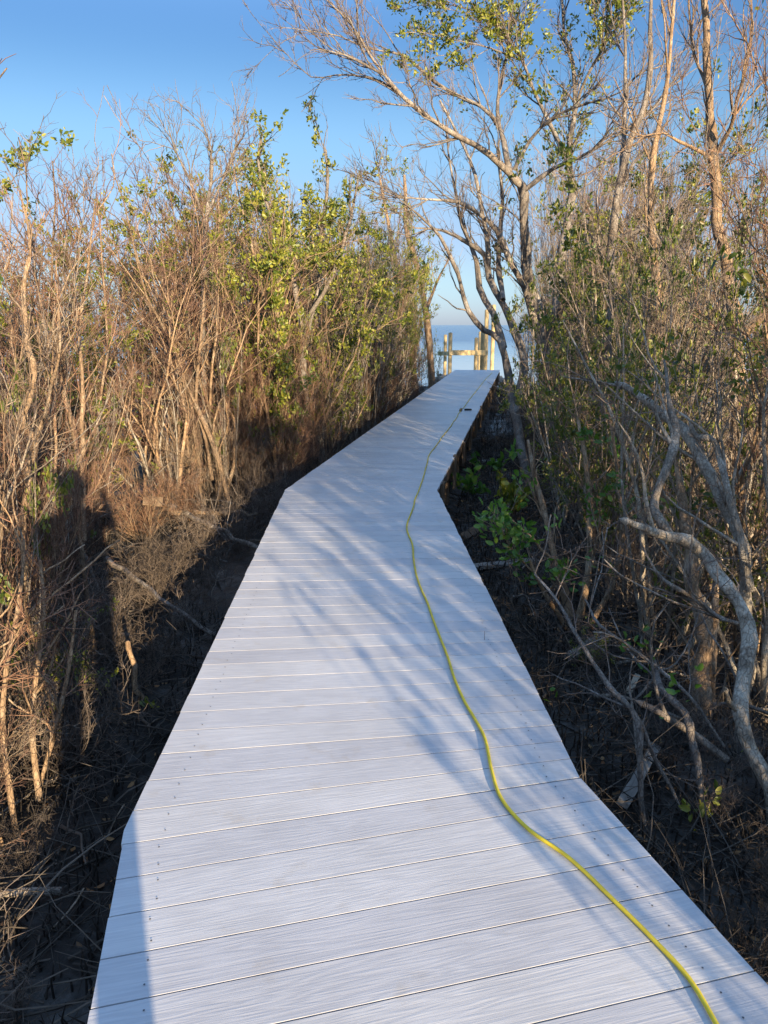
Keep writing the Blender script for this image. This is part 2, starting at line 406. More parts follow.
for k in range(len(cuts) - 1):
    (s, h, la, ra, c), (s2, h2, lb, rb, c2) = cuts[k], cuts[k + 1]
    sec = next(i for i, bb in enumerate(bounds) if s < bb); bm, uvl = bms[sec], uvls[sec]
    poly = [la[2], ra[2]] + [RP_[i] for i in range(1, 3) if ra[1] < i < rb[1]] + [rb[2], lb[2]] + [LP_[i] for i in (2, 1) if la[1] < i < lb[1]]
    ac = np.array((math.sin(h), -math.cos(h))); el, er = brg.uniform(0, .006), brg.uniform(0, .006)   # board ends are never cut quite level
    poly = [p_ + ac * (er if np.dot(p_ - c, ac) > 0 else -el) for p_ in poly]
    cl = []
    for pnt in poly:
        if not cl or np.linalg.norm(pnt - cl[-1]) > .008: cl.append(pnt)
    ac = np.array((math.sin(h), -math.cos(h))); hd = np.array((math.cos(h), math.sin(h)))
    cl = inset(cl, GAP / 2)
    dz = brg.uniform(-.0002, .0002)
    top = [bm.verts.new((*p, dz)) for p in inset(cl, .0003)]
    mid = [bm.verts.new((*p, dz - .0003)) for p in cl]
    bot = [bm.verts.new((*p, -TH)) for p in cl]
    fs = [bm.faces.new(top), bm.faces.new(bot[::-1])]; n = len(cl)
    for i in range(n):
        j = (i + 1) % n
        fs += [bm.faces.new((mid[i], mid[j], top[j], top[i])), bm.faces.new((bot[i], bot[j], mid[j], mid[i]))]
    for f in fs:
        for lp in f.loops:
            q_ = np.array(lp.vert.co[:2]) - c
            lp[uvl].uv = (np.dot(q_, ac), np.dot(q_, hd))
    if s < K2 + 5:
        for f0 in (.075, .925):
            A_, B_ = la[2] + (ra[2] - la[2]) * f0, lb[2] + (rb[2] - lb[2]) * f0
            for e in (.24, .76):
                p = A_ + (B_ - A_) * e + np.array((brg.uniform(-.006, .006), brg.uniform(-.004, .004)))
                f = bm.faces.new([bm.verts.new((p[0] + (.0028) * math.cos(t * 1.0472), p[1] + .0028 * math.sin(t * 1.0472), .0022)) for t in range(6)]); f.material_index = 1
for bm in bms:
    me = bpy.data.meshes.new('decking'); bm.to_mesh(me); bm.free()
    me.materials.append(M['deck']); me.materials.append(M['screw'])
    in_bw(link('decking', me))

def box_mesh(name, sx, sy, sz, bev=.004, seed=None, wob=0.0):
    bm = bmesh.new(); bmesh.ops.create_cube(bm, size=1)
    bmesh.ops.scale(bm, vec=(sx, sy, sz), verts=bm.verts)
    if wob:
        bmesh.ops.subdivide_edges(bm, edges=[e for e in bm.edges if abs((e.verts[0].co - e.verts[1].co).x) > sx * .9], cuts=5)
        rg = random.Random(seed)
        for v in bm.verts: v.co += Vector((rg.uniform(-1, 1), rg.uniform(-1, 1), rg.uniform(-1, 1))) * wob
    elif bev: bmesh.ops.bevel(bm, geom=list(bm.edges), offset=bev, segments=1, affect='EDGES')
    me = bpy.data.meshes.new(name); bm.to_mesh(me); bm.free(); return me

def plank_between(name, a, b, w, h, mat, parent=None):
    a, b = np.array(a, float), np.array(b, float); d = b - a
    o = link(name, box_mesh(name, np.linalg.norm(d), w, h), mat, None)
    o.location = (a + b) / 2; o.rotation_euler = Vector(d).to_track_quat('X', 'Z').to_euler()
    return o
for si, (La, Ra, Lb, Rb) in enumerate(SEG):
    hd = norm(norm(Lb - La) + norm(Rb - Ra)); ac = np.array((hd[1], -hd[0]))
    for (A, B, sg) in ((La, Lb, 1), (Ra, Rb, -1)):
        z = -TH - .003 - .07
        ins = .035
        P = np.array((*(A + ac * sg * ins), z)); Q = np.array((*(B + ac * sg * ins), z))
        P[:2] += hd * .05; Q[:2] -= hd * .05
        in_bw(plank_between('rim_board', P, Q, .038, .138, M['rim_wood']))
        n = max(2, int(np.linalg.norm(B - A) / 1.35))
        for i in range(n):
            t = (i + .35) / n
            p = A + (B - A) * t + ac * sg * (.035 + .019 + .052)
            rg = random.Random(si * 50 + i * 7 + sg)
            o = link('post', box_mesh('post', .095, .095, .84, .008), M['post_wood'])
            o.location = (p[0], p[1], -.035 - .42); o.rotation_euler = (rg.uniform(-.02, .02), rg.uniform(-.02, .02), math.atan2(hd[1], hd[0]) + rg.uniform(-.05, .05)); in_bw(o)
            # short cleats bolted over the rim on the open right-hand side
            if sg == -1 and si == 2:
                c2 = link('cleat', box_mesh('cleat', .13, .036, .30 + .12 * rg.random(), .004), M['post_wood'])
                pp = A + (B - A) * t + ac * (-.035 + .038); c2.location = (pp[0], pp[1], -.19); c2.rotation_euler = (0, rg.uniform(-.06, .06), math.atan2(hd[1], hd[0])); in_bw(c2)
        # cross beams under the planks
    for i in range(max(2, int(np.linalg.norm(Lb - La) / 1.35))):
        t = (i + .35) / max(2, int(np.linalg.norm(Lb - La) / 1.35))
        a = La + (Lb - La) * t + ac * .16; b = Ra + (Rb - Ra) * t - ac * .16
        in_bw(plank_between('cross_beam', (*(a + hd * .075), -.26), (*(b + hd * .075), -.26), .04, .14, M['rim_wood']))

# ----------------------------------------------------------------- extension cord
cp = [(735, 1048), (722, 1024), (690, 970), (650, 928), (610, 889), (570, 853), (530, 827), (502, 797), (492, 768), (486, 735), (468, 703), (452, 668),
      (441, 640), (430, 608), (420, 580), (416, 548), (411, 527), (416, 505), (423, 480), (428, 463), (438, 444), (452, 424), (461, 411)]
pts = [np.array(G(x, y)) + (0, 0, .009) for x, y in cp]
d0 = norm(pts[0] - pts[2])
pts = [pts[0] + d0 * 1.5, pts[0] + d0 * .75, pts[0] + d0 * .3] + pts
c1 = catmull(pts, .03)
rgc = np.random.default_rng(5)
wob = np.cumsum(rgc.normal(0, .0022, (len(c1), 2)), 0); k = np.ones(9) / 9
for a in (0, 1): wob[:, a] = np.convolve(np.pad(wob[:, a], 4, 'edge'), k, 'valid')[:len(c1)]
ts = np.linspace(0, 1, len(c1)); wob -= wob[0] + (wob[-1] - wob[0]) * ts[:, None]
c1[:, :2] += wob * 1.1
q = QM(); q.tube(c1, np.full(len(c1), .0060), 10)
cp2 = catmull([np.array(G(x, y)) + (0, 0, .008) for x, y in [(463, 409), (470, 399), (478, 389), (486, 379), (492, 373)]], .1)
q.tube(cp2, np.full(len(cp2), .0066), 8)
cord = link('extension_cord', q.mesh('extension_cord'), M['cord']); tag(cord, 'long yellow extension cord snaking along the pale grey boardwalk', 'cord')
pe = np.array(G(462, 410.5))
q = QM(); q.tube([pe + (-.05, -.17, .02), pe + (-.048, -.165, .02), pe + (-.02, .0, .022), pe + (0, .08, .02), pe + (.0, .085, .02)], [.002, .022, .026, .02, .002], 10)
o = link('plug', q.mesh('plug'), M['plug'], cord)
q = QM(); q.tube([pe + (.04, -.03, .02), pe + (.042, -.03, .02), pe + (.1, -.05, .024), pe + (.17, -.02, .02), pe + (.172, -.02, .02)], [.002, .018, .02, .016, .002], 10)
o = link('socket', q.mesh('socket'), M['black'], cord)

# ----------------------------------------------------------------- shrubs and trees
def perp(rng, d):
    a = rng.normal(size=3); a -= d * np.dot(a, d); return norm(a)

def poly(rng, p, d, L, n, wig, up):
    pts = [p]; st = L / (n - 1); d = norm(d)
    N = rng.normal(0, wig, (n - 1, 3)); N[:, 2] += up
    for i in range(n - 1):
        d = d + N[i]; d = d / math.sqrt(d[0] * d[0] + d[1] * d[1] + d[2] * d[2])
        p = p + d * st; pts.append(p)
    return np.array(pts)

class Grower:
    def __init__(s, seed, leafp=0.0, leafn=5, leafl=.05, twig_r=.0028, dens=1.0, twl=.28, spread=.55, up2=.06):
        s.rng = np.random.default_rng(seed); s.trunk = QM(); s.crown = QM(); s.LP = []; s.leafp = leafp; s.leafn = leafn; s.leafl = leafl
        s.tr = twig_r; s.dens = dens; s.twl = twl; s.spread = spread; s.up2 = up2
    def leaf_cluster(s, p, d, n):
        rng = s.rng
        for _ in range(n):
            dd = norm(d * .5 + rng.normal(0, .75, 3) + np.array((0, 0, .25))); s.LP.append((p + rng.normal(0, .025, 3), dd, perp(rng, dd), s.leafl * rng.uniform(.65, 1.3)))
    def twigs_on(s, pts, rad0, rate, length, t0=.2, leafp=None):
        """twigs (with their own twiglets) along a limb"""
        rng = s.rng; leafp = s.leafp if leafp is None else leafp
        seg = pts[1:] - pts[:-1]; sl = np.sqrt((seg * seg).sum(1)); tot = sl.sum(); cum = np.concatenate([[0], np.cumsum(sl)])
        n = rng.poisson(max(.3, tot * rate * (1 - t0) * s.dens))
        for u in np.sort(rng.uniform(t0, 1.0, n)):
            x = u * tot; i = min(len(sl) - 1, int(np.searchsorted(cum, x) - 1)); f = (x - cum[i]) / (sl[i] + 1e-9)
            p = pts[i] + seg[i] * f; d = norm(seg[i])
            dd = norm(d + perp(rng, d) * rng.uniform(.4, 1.1) * s.spread * 1.6)
            L = length * rng.uniform(.45, 1.25); r = min(rad0 * .7, s.tr * rng.uniform(1.0, 1.7))
            tp = poly(rng, p, dd, L, 5, .17, s.up2); s.crown.tube(tp, np.linspace(r, s.tr * .55, 5), 3)
            lf = rng.random() < leafp
            if lf: s.leaf_cluster(tp[-1], norm(tp[-1] - tp[-2]), s.leafn)
            for _ in range(rng.poisson(4.2)):
                j = rng.integers(1, 5); d2 = norm(tp[j] - tp[j - 1]); d3 = norm(d2 + perp(rng, d2) * rng.uniform(.5, 1.1))
                t3 = poly(rng, tp[j], d3, L * rng.uniform(.25, .6), 3, .2, s.up2 * 1.2)
                s.crown.tube(t3, [s.tr * .75, s.tr * .6, s.tr * .4], 3)
                if lf and rng.random() < .8: s.leaf_cluster(t3[-1], norm(t3[-1] - t3[-2]), s.leafn)
    def limb(s, pts, rads, k=6, tw=9, twl=None, t0=.2, sub=0, subL=.5, leafp=None):
        s.trunk.tube(pts, rads, k); rng = s.rng
        s.twigs_on(pts, rads[-1] + .004, tw, twl or s.twl, t0, leafp)
        for _ in range(sub):
            i = rng.integers(max(1, int(len(pts) * t0)), len(pts)); d = norm(pts[i] - pts[i - 1])
            L = subL * rng.uniform(.55, 1.3); dd = norm(d + perp(rng, d) * rng.uniform(.5, .95) * s.spread * 1.6)
            r = max(.004, min(rads[i] * .6, .012))
            sp = poly(rng, pts[i], dd, L, 7, .15, .07)
            s.limb(sp, np.linspace(r, .0035, 7), 4, tw, twl, .15, 0, leafp=leafp)
    def leaf_mesh(s):
        if not s.LP: return None
        P, D, U, L = zip(*s.LP); q = QM(); L = np.array(L); q.leaves(P, D, U, L, L * .55); return q.mesh('foliage')
    def build(s, root, mb, mt, ml):
        link('trunk', s.trunk.mesh('trunk'), mb, root)
        if s.crown.n: link('crown', s.crown.mesh('crown'), mt, root)
        lm = s.leaf_mesh()
        if lm: link('foliage', lm, ml, root)
        return root

def shrub(name, seed, H, stems, lean, leafp, mb, mt, ml, dens=1.0, rbase=.022, leaf_from=.35, **kw):
    g = Grower(seed, leafp=leafp, dens=dens, **kw); rng = g.rng
    for i in range(stems):
        a = rng.uniform(0, 6.283); b = np.array((math.cos(a), math.sin(a), 0)) * rng.uniform(0, .28)
        d = norm(np.array((math.cos(a + rng.normal(0, .5)) * lean * rng.uniform(.2, 1), math.sin(a + rng.normal(0, .5)) * lean * rng.uniform(.2, 1), 1)))
        L = H * rng.uniform(.7, 1.05); n = 13
        p = poly(rng, b + np.array((0, 0, -.12)), d, L, n, .13, .03)
        r0 = rbase * rng.uniform(.6, 1.4); rad = r0 * np.linspace(1, .18, n) ** 1.0; rad[0] *= 1.25
        g.limb(p, rad, 6, 8, None, .22, int(7 * dens) + 2, L * .3)
    root = empty(name); return g.build(root, mb, mt, ml)

def copy_thing(o, loc, rz, sc):
    c = o.copy(); COL.objects.link(c)
    for ch in o.children:
        d = ch.copy(); COL.objects.link(d); d.parent = c
    c.location = [float(x) for x in loc]; c.rotation_euler = (0, 0, rz); c.scale = sc
    return c

PROTO = {'crook': [], 'bare': [], 'leafy': [], 'brush': [], 'rough': []}
for s in range(5):
    PROTO['bare'].append((shrub('bare_shrub', 10 + s, 4.0, 7, .38, .02, M[('bark_tan', 'bark_grey')[s % 2]], M[('twig_red', 'twig_tan', 'twig_red', 'twig_grey', 'twig_red')[s]], M['leaf_dull'], 1.0), 4.0))
for s in range(6):
    PROTO['leafy'].append((shrub('leafy_shrub', 40 + s, 4.0, 6, .30, (.35, .5, .42, .28, .55, .8)[s], M[('bark_grey', 'bark_tan')[s % 2]], M[('twig_grey', 'twig_tan')[s % 2]], M['leaf_green'], .85, leafn=7, leafl=.056), 4.0))
for s in range(2):
    PROTO['leafy'].append((shrub('leafy_shrub', 60 + s, 4.0, 6, .30, .42, M['bark_grey'], M['twig_grey'], M['leaf_mid'], .8, leafn=7, leafl=.056), 4.0))
for s in range(4):
    PROTO['crook'].append((shrub('crooked_shrub', 120 + s, 3.0, 6, .55, (.05, .25, .1, .3)[s], M[('bark_pale', 'bark_tan', 'bark_grey', 'bark_pale')[s]], M[('twig_grey', 'twig_red', 'twig_grey', 'twig_tan')[s]], M['leaf_mid'], .6, rbase=.026, spread=.8, up2=.03, leafn=6, leafl=.06), 3.0))
for s in range(3):
    PROTO['brush'].append((shrub('fine_brush', 70 + s, 2.2, 10, .5, 0, M['bark_tan'], M[('twig_red', 'twig_tan', 'twig_red')[s]], None, 1.45, rbase=.012, twl=.24), 2.2))
for s in range(3):
    PROTO['rough'].append((shrub('low_tangle', 90 + s, 1.25, 9, 1.0, (.0, .0, .2)[s], M[('bark_grey', 'bark_dark', 'bark_grey')[s]], M[('twig_grey', 'twig_dark', 'twig_grey')[s]], M['leaf_green'], 1.2, rbase=.011, twl=.26, spread=.8, up2=.0), 1.25))
SIZE = {}
for kind in PROTO:
    for i, (o, h0) in enumerate(PROTO[kind]):
        cc = []
        for ch in o.children:
            a = np.empty(len(ch.data.vertices) * 3, np.float32); ch.data.vertices.foreach_get('co', a); cc.append(a.reshape(-1, 3))
        cc = np.concatenate(cc); SIZE[(kind, i)] = (float(np.percentile(cc[:, 2], 99.6)), float(np.percentile(np.hypot(cc[:, 0], cc[:, 1]), 99.95 if kind == 'rough' else 98.5)))
used = set()
def put(kind, x, y, H, label, group, cat='shrub', var=None, rng=random, maxr=None):
    i = rng.randrange(len(PROTO[kind])) if var is None else var
    o = PROTO[kind][i][0]; h0, r0 = SIZE[(kind, i)]; s = H / h0; w = s * rng.uniform(.85, 1.15) if s < 1.3 else 1.2 + (s - 1.3) * .5
    if maxr: w = min(w, max(maxr, .35) / r0)
    rz = rng.uniform(0, 6.28); loc = (x, y, ground_z(x, y) - .02)
    if o.name not in used:
        used.add(o.name); o.location = loc; o.rotation_euler = (0, 0, rz); o.scale = (w, w, s)
    else: o = copy_thing(o, loc, rz, (w, w, s))
    tag(o, label, cat, group); return o

def interp(tab, y):
    ys, xs = zip(*tab); return float(np.interp(y, ys, xs))
XL = [(1.8, -1.75), (3.2, -1.9), (4.6, -2.1), (5.8, -2.85), (7.4, -2.85), (8.4, -2.0), (9.5, -1.35), (13, -.45), (20, .8), (26, 1.9)]
XR = [(2.5, 2.1), (4, 2.1), (5.5, 1.75), (8, 2.1), (11, 2.7), (16, 3.4), (22, 4.6), (28, 6.0)]
LBL = {
 ('L', 'bare', 0): ('leafless reddish brown shrub in the front row of the left thicket', 'bare shrubs along the front of the left thicket'),
 ('L', 'bare', 1): ('leafless brown shrub deep in the left thicket behind the front row', 'bare shrubs deep in the left thicket'),
 ('L', 'leafy', 0): ('slender shrub with yellow-green leaves in the front row of the left thicket', 'leafy shrubs along the front of the left thicket'),
 ('L', 'leafy', 1): ('tall green-leaved shrub deep in the left thicket behind the front row', 'leafy shrubs deep in the left thicket'),
 ('R', 'bare', 0): ('leafless grey-brown shrub in the front row of the right thicket', 'bare shrubs along the front of the right thicket'),
 ('R', 'bare', 1): ('tall leafless shrub deep in the right thicket behind the front row', 'bare shrubs deep in the right thicket'),
 ('R', 'leafy', 0): ('green-leaved shrub in the front row of the right thicket', 'leafy shrubs along the front of the right thicket'),
 ('R', 'leafy', 1): ('tall green-leaved shrub deep in the right thicket behind the front row', 'leafy shrubs deep in the right thicket'),
 ('L', 'crook', 0): ('shrub with thick crooked pale stems at the front of the left thicket', 'crooked shrubs along the left thicket'),
 ('R', 'crook', 0): ('shrub with thick crooked pale stems at the front of the right thicket', 'crooked shrubs along the right thicket'),
 ('L', 'brush', 0): ('low clump of fine rust-brown twigs at the foot of the left thicket', 'fine brush along the left thicket'),
 ('R', 'brush', 0): ('low clump of fine brown twigs at the foot of the right thicket', 'fine brush along the right thicket'),
 ('L', 'rough', 0): ('knee-high tangle of grey dead branches at the foot of the left thicket', 'dead tangles along the left mud'),
 ('R', 'rough', 0): ('knee-high tangle of grey dead branches at the foot of the right thicket', 'dead tangles along the right mud'),
}
rg = random.Random(4)
def lab(side, kind, back): return LBL[(side, kind, back)]
def pxof(x, y): return 384 + FPX * x / (y * math.cos(PITCH) + .5)

def scatter(side, rows):
    placed = []
    for (off, sp, back, kinds) in rows:
        y = 2.2 if side == 'L' else 3.4
        while y < 27:
            edge = interp(XL if side == 'L' else XR, y)
            x = edge - off + rg.uniform(-.22, .22) if side == 'L' else edge + off + rg.uniform(-.22, .22)
            yy = y + rg.uniform(-.25, .25); px = pxof(x, yy)
            y += sp * (1 + max(0, y - 8) * .035)
            if px < -90 or px > 860: continue
            if side == 'L' and 115 < px < 215 and yy < 7.6: continue
            dep = yy * math.cos(PITCH) + .5
            if side == 'L':
                kind = 'leafy' if rg.random() < ((.08 if back == 0 else .40) if px < 200 else .55) else 'bare'; var = rg.choice((0, 2, 4, 0, 2, 1, 3)) if kind == 'bare' else rg.choice((0, 1, 2, 3, 4))
                ytop = float(np.interp(px, [-100, 0, 60, 120, 200, 270, 330, 400, 435], [130, 135, 160, 168, 165, 155, 172, 195, 250])) + abs(rg.gauss(0, 55))
                maxr = (436 - px) / FPX * dep if yy > 6 else None
                if px > 420: continue
            else:
                kind = 'leafy' if rg.random() < (.25 if back == 0 else .32) else 'bare'; var = rg.choice((1, 3, 3, 1, 0)) if kind == 'bare' else rg.choice((6, 7))
                ytop = float(np.interp(px, [490, 520, 570, 650, 850], [250, 235, 205, 180, 165])) + rg.gauss(0, 50)
                if kind == 'bare': ytop -= abs(rg.gauss(40, 70))
                maxr = (px - (506 if yy > 7 else 545)) / FPX * dep
                if px < 528 and yy > 6: continue
            Hh = max(1.7, min(2.16 + (325 - ytop) / FPX * dep, 7.5))
            l, g = lab(side, kind, back); put(kind, x, yy, Hh, l, g, rng=rg, maxr=maxr, var=var)
scatter('L', [(.35, .85, 0, 0), (1.15, 1.0, 1, 0), (2.1, 1.15, 1, 0), (3.3, 1.4, 1, 0), (4.9, 1.7, 1, 0)])
scatter('R', [(.5, 1.25, 0, 0), (1.5, 1.45, 1, 0), (2.8, 1.9, 1, 0), (4.6, 2.6, 1, 0)])
# low brush and dead tangles at the feet of both thickets
y = 2.0
while y < 22:
    x = interp(XL, y) + rg.uniform(-.5, .1); k = 'brush' if rg.random() < .55 else 'rough'
    if 105 < pxof(x, y) < 225 and y < 7.5:
        y += .5; continue
    l, g = lab('L', k, 0); put(k, x, y, rg.uniform(1.2, 2.3) if k == 'brush' else rg.uniform(.6, 1.2), l, g, rng=rg, maxr=.8, var=rg.choice((0, 2)) if k == 'brush' else None)
    y += .5 + y * .04
for (x, y, H, k) in ((-2.75, 6.6, .95, 'brush'), (-2.5, 7.3, .9, 'brush'), (-3.1, 7.0, 1.1, 'brush'), (-2.2, 7.9, .75, 'brush'), (-2.9, 6.0, .6, 'brush')):
    l, g = lab('L', 'brush', 0); put(k, x, y, H, l, g, rng=rg, maxr=.55, var=rg.choice((0, 2)))
for (x, y, H) in ((-1.5, 5.3, .5), (-1.75, 6.2, .55), (-1.55, 7.4, .6), (-1.3, 8.4, .55), (-1.9, 4.6, .6), (-1.45, 4.2, .4), (-.95, 9.6, .5), (-.5, 11, .55), (-1.35, 6.6, .4), (-1.6, 3.3, .35), (-1.35, 5.0, .4), (-1.6, 5.7, .5), (-1.25, 5.9, .4), (-1.4, 7.9, .5), (-1.9, 5.1, .6), (-1.1, 9.0, .5), (-1.7, 6.8, .6), (-1.25, 7.0, .4), (-1.35, 4.6, .3), (-.75, 10.2, .5), (-1.3, 2.6, .25), (-1.1, 1.9, .2)):
    dl = float(np.interp(y, [1.34, 2.0, 6.95, 27], [-.67, -.82, -.95, 2.56]))
    l, g = lab('L', 'rough', 0); put('rough', x - .1, y, H, l, g, rng=rg, maxr=min(.6, dl - x + .1), var=rg.choice((0, 1)))
for (x, y, H) in ((1.55, 2.4, .3), (1.9, 2.9, .4), (1.6, 3.6, .35), (1.35, 4.4, .3), (2.1, 2.2, .4), (1.9, 9.0, .4), (1.5, 6.0, .4), (1.35, 2.1, .25), (1.5, 2.9, .3), (1.35, 3.2, .25), (1.7, 3.3, .4), (1.15, 1.8, .2), (1.75, 2.6, .3)):
    l, g = lab('R', 'rough', 0); put('rough', x, y, H, l, g, rng=rg, maxr=.55)
y = 4.1
while y < 22:
    for off in (rg.choice((0, .8)),):
        x = interp(XR, y) + off + rg.uniform(-.15, .5)
        l, g = lab('R', 'rough', 0); put('rough', x, y, rg.uniform(.9, 2.2), l, g, rng=rg, var=rg.choice((1, 2, 2, 0)), maxr=.8)
    y += .5 + y * .04
for (x, y, H) in ((-1.95, 2.9, 1.2), (-2.15, 3.4, 1.6), (-2.2, 4.0, 1.7), (-1.9, 2.4, 1.0), (-2.5, 3.1, 1.9), (-2.35, 4.5, 1.8), (-2.7, 3.8, 2.1)):
    l, g = lab('L', 'brush', 0); put('brush', x, y, H, l, g, rng=rg, var=rg.choice((1, 0, 2)), maxr=.55)
y = 4.4
while y < 13:
    x = interp(XR, y) + rg.uniform(.0, .45); l, g = lab('R', 'leafy', 0)
    put('leafy', x, y, rg.uniform(1.5, 2.6), l, g, rng=rg, var=rg.choice((6, 7)), maxr=.7); y += 1.3
y = 7.6
while y < 24:
    dl = float(np.interp(y, [6.95, 27], [-.95, 2.56])); l, g = lab('L', 'rough', 0)
    put('rough', dl - rg.uniform(.45, .8), y, rg.uniform(.45, .75), l, g, rng=rg, maxr=.45, var=rg.choice((0, 1)))
    dr = float(np.interp(y, [6.95, 12, 27], [.51, 1.4, 4.1])); l, g = lab('R', 'rough', 0)
    if y > 11: put('rough', dr + rg.uniform(.5, 1.1), y, rg.uniform(.35, .6), l, g, rng=rg, maxr=.42, var=rg.choice((0, 1)))
    y += .55 + y * .02
y = 3.9
while y < 14:
    for off in (-.05, .75):
        x = interp(XR, y) + off + rg.uniform(-.1, .35); l, g = lab('R', 'crook', 0)
        put('crook', x, y, rg.uniform(1.7, 3.3), l, g, rng=rg, maxr=.95)
    y += .8
y = 3.0
while y < 20:
    x = interp(XL, y) - rg.uniform(.0, .3); l, g = lab('L', 'crook', 0)
    if not (105 < pxof(x, y) < 225 and y < 7.5): put('crook', x, y, rg.uniform(1.8, 2.6) + y * .07, l, g, rng=rg, maxr=.8)
    y += .85
# a belt of fine upright rust-brown brush inside the left thicket
y = 2.6
while y < 11:
    for off in ((.3, 1.6) if rg.random() < .6 else (.9,)):
        x = interp(XL, y) - off + rg.uniform(-.3, .2)
        if pxof(x, y) > -70 and not (5.2 < y < 8.3 and off < .5):
            l, g = lab('L', 'brush', 0); put('brush', x, y + rg.uniform(-.2, .2), rg.uniform(1.5, 2.8), l, g, rng=rg, var=rg.choice((0, 2, 1)), maxr=.75)
    y += .62
# bushes just right of the view: the ones whose branches throw the streaks of shade on the planks
rs = random.Random(8)
for (x, y, H, k, mr) in ((2.0, .3, 2.6, 'bare', .8), (2.45, 1.3, 3.4, 'leafy', .9), (2.75, -.6, 4.2, 'leafy', 1.15), (3.4, 1.0, 4.2, 'bare', 1.2), (3.2, 2.4, 3.8, 'bare', .9), (3.35, -2.4, 4.4, 'leafy', 1.25), (1.75, -.45, 2.4, 'leafy', .65), (2.15, -.1, 2.8, 'crook', .8), (2.6, .9, 3.4, 'leafy', .9), (2.3, -1.3, 3.2, 'bare', .75), (3.2, .2, 4.4, 'leafy', 1.1), (2.75, .55, 3.2, 'leafy', .8), (4.0, -3.2, 4.6, 'leafy', 1.2)):
    put(k, x, y, H, 'shrub beside the near right edge of the boardwalk shading its planks', 'shrubs beside the near right of the boardwalk', rng=rs, maxr=mr, var=rs.choice((0, 1, 2, 3)))

# ----------------------------------------------------------------- single trees that can be told apart, limb by limb
def tree(name, label, limbs, seed, mb='bark_grey', mt='twig_grey', ml='leaf_green', cat='tree', wid=1.0, subx=1.0, tw=8, sub=4, twl=.3, leafp=0.0, subL=.6, **kw):
    """limbs: (points, opts); a point is (photo x, photo y, metres ahead, width in photo pixels)"""
    g = Grower(seed, leafp=leafp, **kw)
    base = W(*limbs[0][0][0][:3]); done = []
    for P, op in limbs:
        P = list(P); b3 = W(*P[0][:3]); near = min((float(np.min(np.linalg.norm(q_ - b3, axis=1))) for q_ in done), default=9)
        pts = np.array([[*(W(px, py, Y)), w * .5 * (Y * math.cos(PITCH) + .4) / FPX] for px, py, Y, w in P])
        gzb = ground_z(b3[0], b3[1]) - .1
        if near > .4 and b3[2] > gzb + .05:      # rooted in the mud, not on another limb
            pts = np.vstack([[b3[0] + .02, b3[1], gzb, pts[0, 3] * 1.15], pts])
        c = catmull(pts, max(.06, P[0][2] * .016)); done.append(c[:, :3])
        n = len(c); jig = g.rng.normal(0, 1, (n, 3)); jig = (jig + np.roll(jig, 1, 0)) * c[:, 3:4] * .11; jig[0] = 0
        rad = c[:, 3] * (1 + np.clip(g.rng.normal(0, .09, n), -.2, .25)) * wid
        g.limb(c[:, :3] + jig - base, np.maximum(rad, .003), op.get('k', 8), op.get('tw', tw), op.get('twl', twl), op.get('t0', .25), int(op.get('sub', sub) * subx), op.get('subL', subL), op.get('leafp', leafp))
        if op.get('broken'):
            e = c[-1]; d = norm(c[-1, :3] - c[-2, :3])
            g.trunk.tube([e[:3] - base - d * .004, e[:3] - base + d * e[3] * .8, e[:3] - base + d * e[3] * 2.2], [e[3], e[3] * .7, .001], 8)
    root = empty(name, base); g.build(root, M[mb], M[mt], M[ml]); tag(root, label, cat); return root

